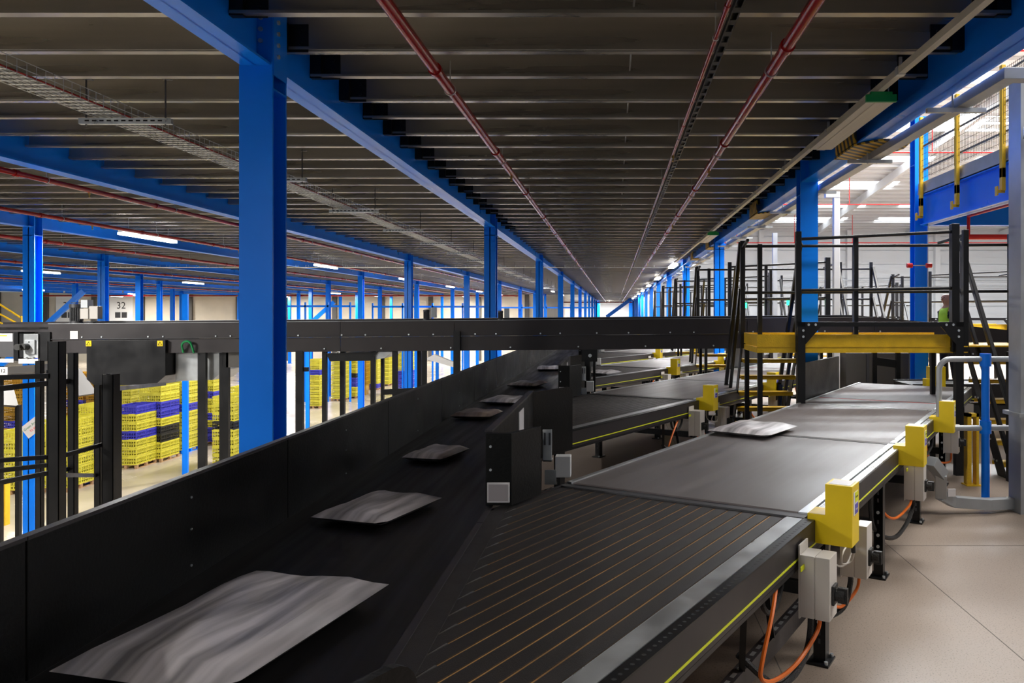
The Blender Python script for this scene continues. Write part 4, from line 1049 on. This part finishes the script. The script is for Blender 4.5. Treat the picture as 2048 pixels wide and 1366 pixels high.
MB().tube([(.17, 0.05, -1.2), (.17, .05, 1.2)], .012, 6).build('conduit', steel, bc)
o = MB().tube([px(1932, 474, 14.2), px(2100, 474, 14.2)], .05, 10).tube([px(1937, 474, 14.2), px(1937, 432, 14.2), px(2070, 395, 11.5)], .03, 8).build('hall_pipe', redb, None, smooth=True); tag(o, 'bright red pipe at the right below the mezzanine', 'pipe')
# green indicator lamps on poles
for i, (xx, yy) in enumerate(((1490, 611), (1577, 605))):
    p = px(xx, yy, 17.5); t = thing('signal_lamp', 'small green signal lamp, the %s one beside the nearest gantry' % ('left' if i == 0 else 'right'), 'signal lamp', (p.x, p.y, 0), 0, 'green signal lamps')
    MB().cyl((0, 0, p.z-.06), (0, 0, p.z+.06), .045, 12).build('green_lens', litg, t, smooth=True); MB().cyl((0, 0, 0), (0, 0, p.z-.06), .012, 8).build('pole', black, t)

# ------------------------------------------------------------------ the person
def skinned(name, pts, edges, radii, m, parent=None, sub=2):
    me = bpy.data.meshes.new(name); me.from_pydata(pts, edges, []); o = bpy.data.objects.new(name, me); C.objects.link(o)
    sk = o.modifiers.new('skin', 'SKIN'); sk.use_smooth_shade = True
    for i, r in enumerate(radii): me.skin_vertices[0].data[i].radius = (r if isinstance(r, tuple) else (r, r))
    me.skin_vertices[0].data[0].use_root = True
    ss = o.modifiers.new('sub', 'SUBSURF'); ss.levels = sub; ss.render_levels = sub
    me.materials.append(m)
    if parent: o.parent = parent
    return o
pp = px(1896, 627, 14.4); base = .72
per = thing('person', 'bald person in a yellow-green vest and dark sleeves, looking left behind the gantry', 'person', (pp.x, 14.4, base)); per.rotation_euler = (0, 0, R(15))
# facing -x ; z up from the feet
body = skinned('body', [(0,0,.95),(0,0,1.12),(0,0,1.30),(.01,0,1.44),(0,0,1.53),(-.015,0,1.60),(-.02,0,1.68),(-.01,0,1.74),
     (0,.17,1.41),(.04,.24,1.16),(-.12,.23,.98),(-.2,.22,.94), (0,-.17,1.41),(.04,-.24,1.16),(-.12,-.23,.98),(-.2,-.22,.94),
     (0,.10,.88),(.0,.11,.48),(.03,.11,.08),(-.10,.12,.03), (0,-.10,.88),(.04,-.11,.48),(.10,-.11,.08),(-.03,-.12,.03)],
     [(0,1),(1,2),(2,3),(3,4),(4,5),(5,6),(6,7),(3,8),(8,9),(9,10),(10,11),(3,12),(12,13),(13,14),(14,15),(0,16),(16,17),(17,18),(18,19),(0,20),(20,21),(21,22),(22,23)],
     [(.15,.13),(.14,.14),(.15,.13),(.10,.12),.06,.095,.118,.085, .075,.05,.038,.03, .075,.05,.038,.03, .09,.065,.045,.04, .09,.065,.045,.04], skin, per)
clo = skinned('dark_clothing', [(0,0,.95),(0,0,1.12),(0,0,1.30),(.01,0,1.44),
     (0,.17,1.41),(.04,.24,1.16),(-.10,.23,1.0), (0,-.17,1.41),(.04,-.24,1.16),(-.10,-.23,1.0), (0,.10,.88),(.0,.11,.48),(.03,.11,.10), (0,-.10,.88),(.04,-.11,.48),(.10,-.11,.10)],
     [(0,1),(1,2),(2,3),(3,4),(4,5),(5,6),(3,7),(7,8),(8,9),(0,10),(10,11),(11,12),(0,13),(13,14),(14,15)],
     [(.165,.145),(.155,.155),(.165,.145),(.11,.13), .088,.062,.05, .088,.062,.05, .105,.08,.07, .105,.08,.07], dark, per)
vs_ = skinned('hi_vis_vest', [(0,0,.98),(0,0,1.15),(0,0,1.32),(.01,0,1.43),(.01,.10,1.46),(.01,-.10,1.46)], [(0,1),(1,2),(2,3),(3,4),(3,5)], [(.19,.165),(.18,.17),(.19,.155),(.125,.12),(.085,.06),(.085,.06)], vest, per)
vs_['label'] = 'yellow-green high visibility vest'
MB().cyl((0,0,1.10),(0,0,1.15),.205,20).build('reflective_band', steelw, vs_, smooth=True)
fc = MB().tube([(-.125,0,1.66),(-.14,0,1.635),(-.128,0,1.625)], .014, 8)
fc.tube([(0,.1,1.68),(0,.115,1.66),(0,.1,1.63)], .014, 8).tube([(0,-.1,1.68),(0,-.115,1.66),(0,-.1,1.63)], .014, 8)
fc.build('nose_and_ears', skin, per, smooth=True)
MB().tube([(-.118,.02,1.595),(-.122,0,1.597),(-.118,-.02,1.595)], .006, 6).build('mouth', red, per); MB().cyl((-.112,.035,1.675),(-.118,.035,1.675),.009,8).cyl((-.112,-.035,1.675),(-.118,-.035,1.675),.009,8).build('eyes', txt, per)
ws = thing('work_platform', 'yellow edged work platform where the person in the vest stands', 'platform', (6.16, 14.0, 0))
MB().box(0, 2.4, 0, 1.2, base-.05, base).box(0, 2.4, 0, .02, base-.12, base+.08).build('deck', yeld, ws)
for x in (.02, 2.3):
    for y in (.02, 1.1): MB().box(x, x+.07, y, y+.07, 0, base-.05).build('leg', black, ws)

# low transfer conveyor seen under the right end of the nearest gantry
lt = thing('transfer_conveyor', 'low black conveyor with yellow covers seen right of the grey cabinet under the gantry', 'conveyor', (5.0, 12.9, 0))
MB().box(0, 6, 0, .04, .62, .92).box(0, 6, .9, .94, .62, .92).build('side_frame', charcoal, lt); MB().box(0, 6, .04, .9, .85, .9).build('rubber_belt', beltd, lt)
MB().box(0, 6, -.004, 0, .66, .675).build('yellow_line', stripe_m, lt)
for x in (.1, 1.9, 3.7, 5.6): MB().box(x, x+.08, .02, .1, 0, .62).box(x-.05, x+.13, -.02, .14, 0, .01).build('leg', black, lt)
for x in (.15, 2.6): MB().prism([(x, .86), (x+.32, .86), (x+.32, 1.22), (x+.06, 1.22), (x+.06, 1.02), (x, 1.02)], 'y', -.16, .0).build('yellow_cover', yel, lt, bevel=.004)
MB().box(.7, .95, -.12, 0, .38, .60).build('isolator_box', white, lt, bevel=.004)
MB().box(1.1, 2.2, .2, .6, .3, .55).build('motor_box', grey_m, lt, bevel=.01)

# red pipework under the hall roof
for i, (y, z) in enumerate(((22, 9.6), (34, 9.2), (46, 8.6), (60, 7.6))):
    mb = MB().tube([(3.6, y, z), (58, y, z)], .032, 8)
    for k in range(12): mb.tube([(5+4.5*k, y, z), (5+4.5*k, y, roof_z(y)-.05)], .025, 6)
    tag(mb.build('hall_roof_pipe', redb), 'red sprinkler pipe high under the hall roof, %s from the camera' % ORD[i], 'pipe', 'red pipes under the hall roof')
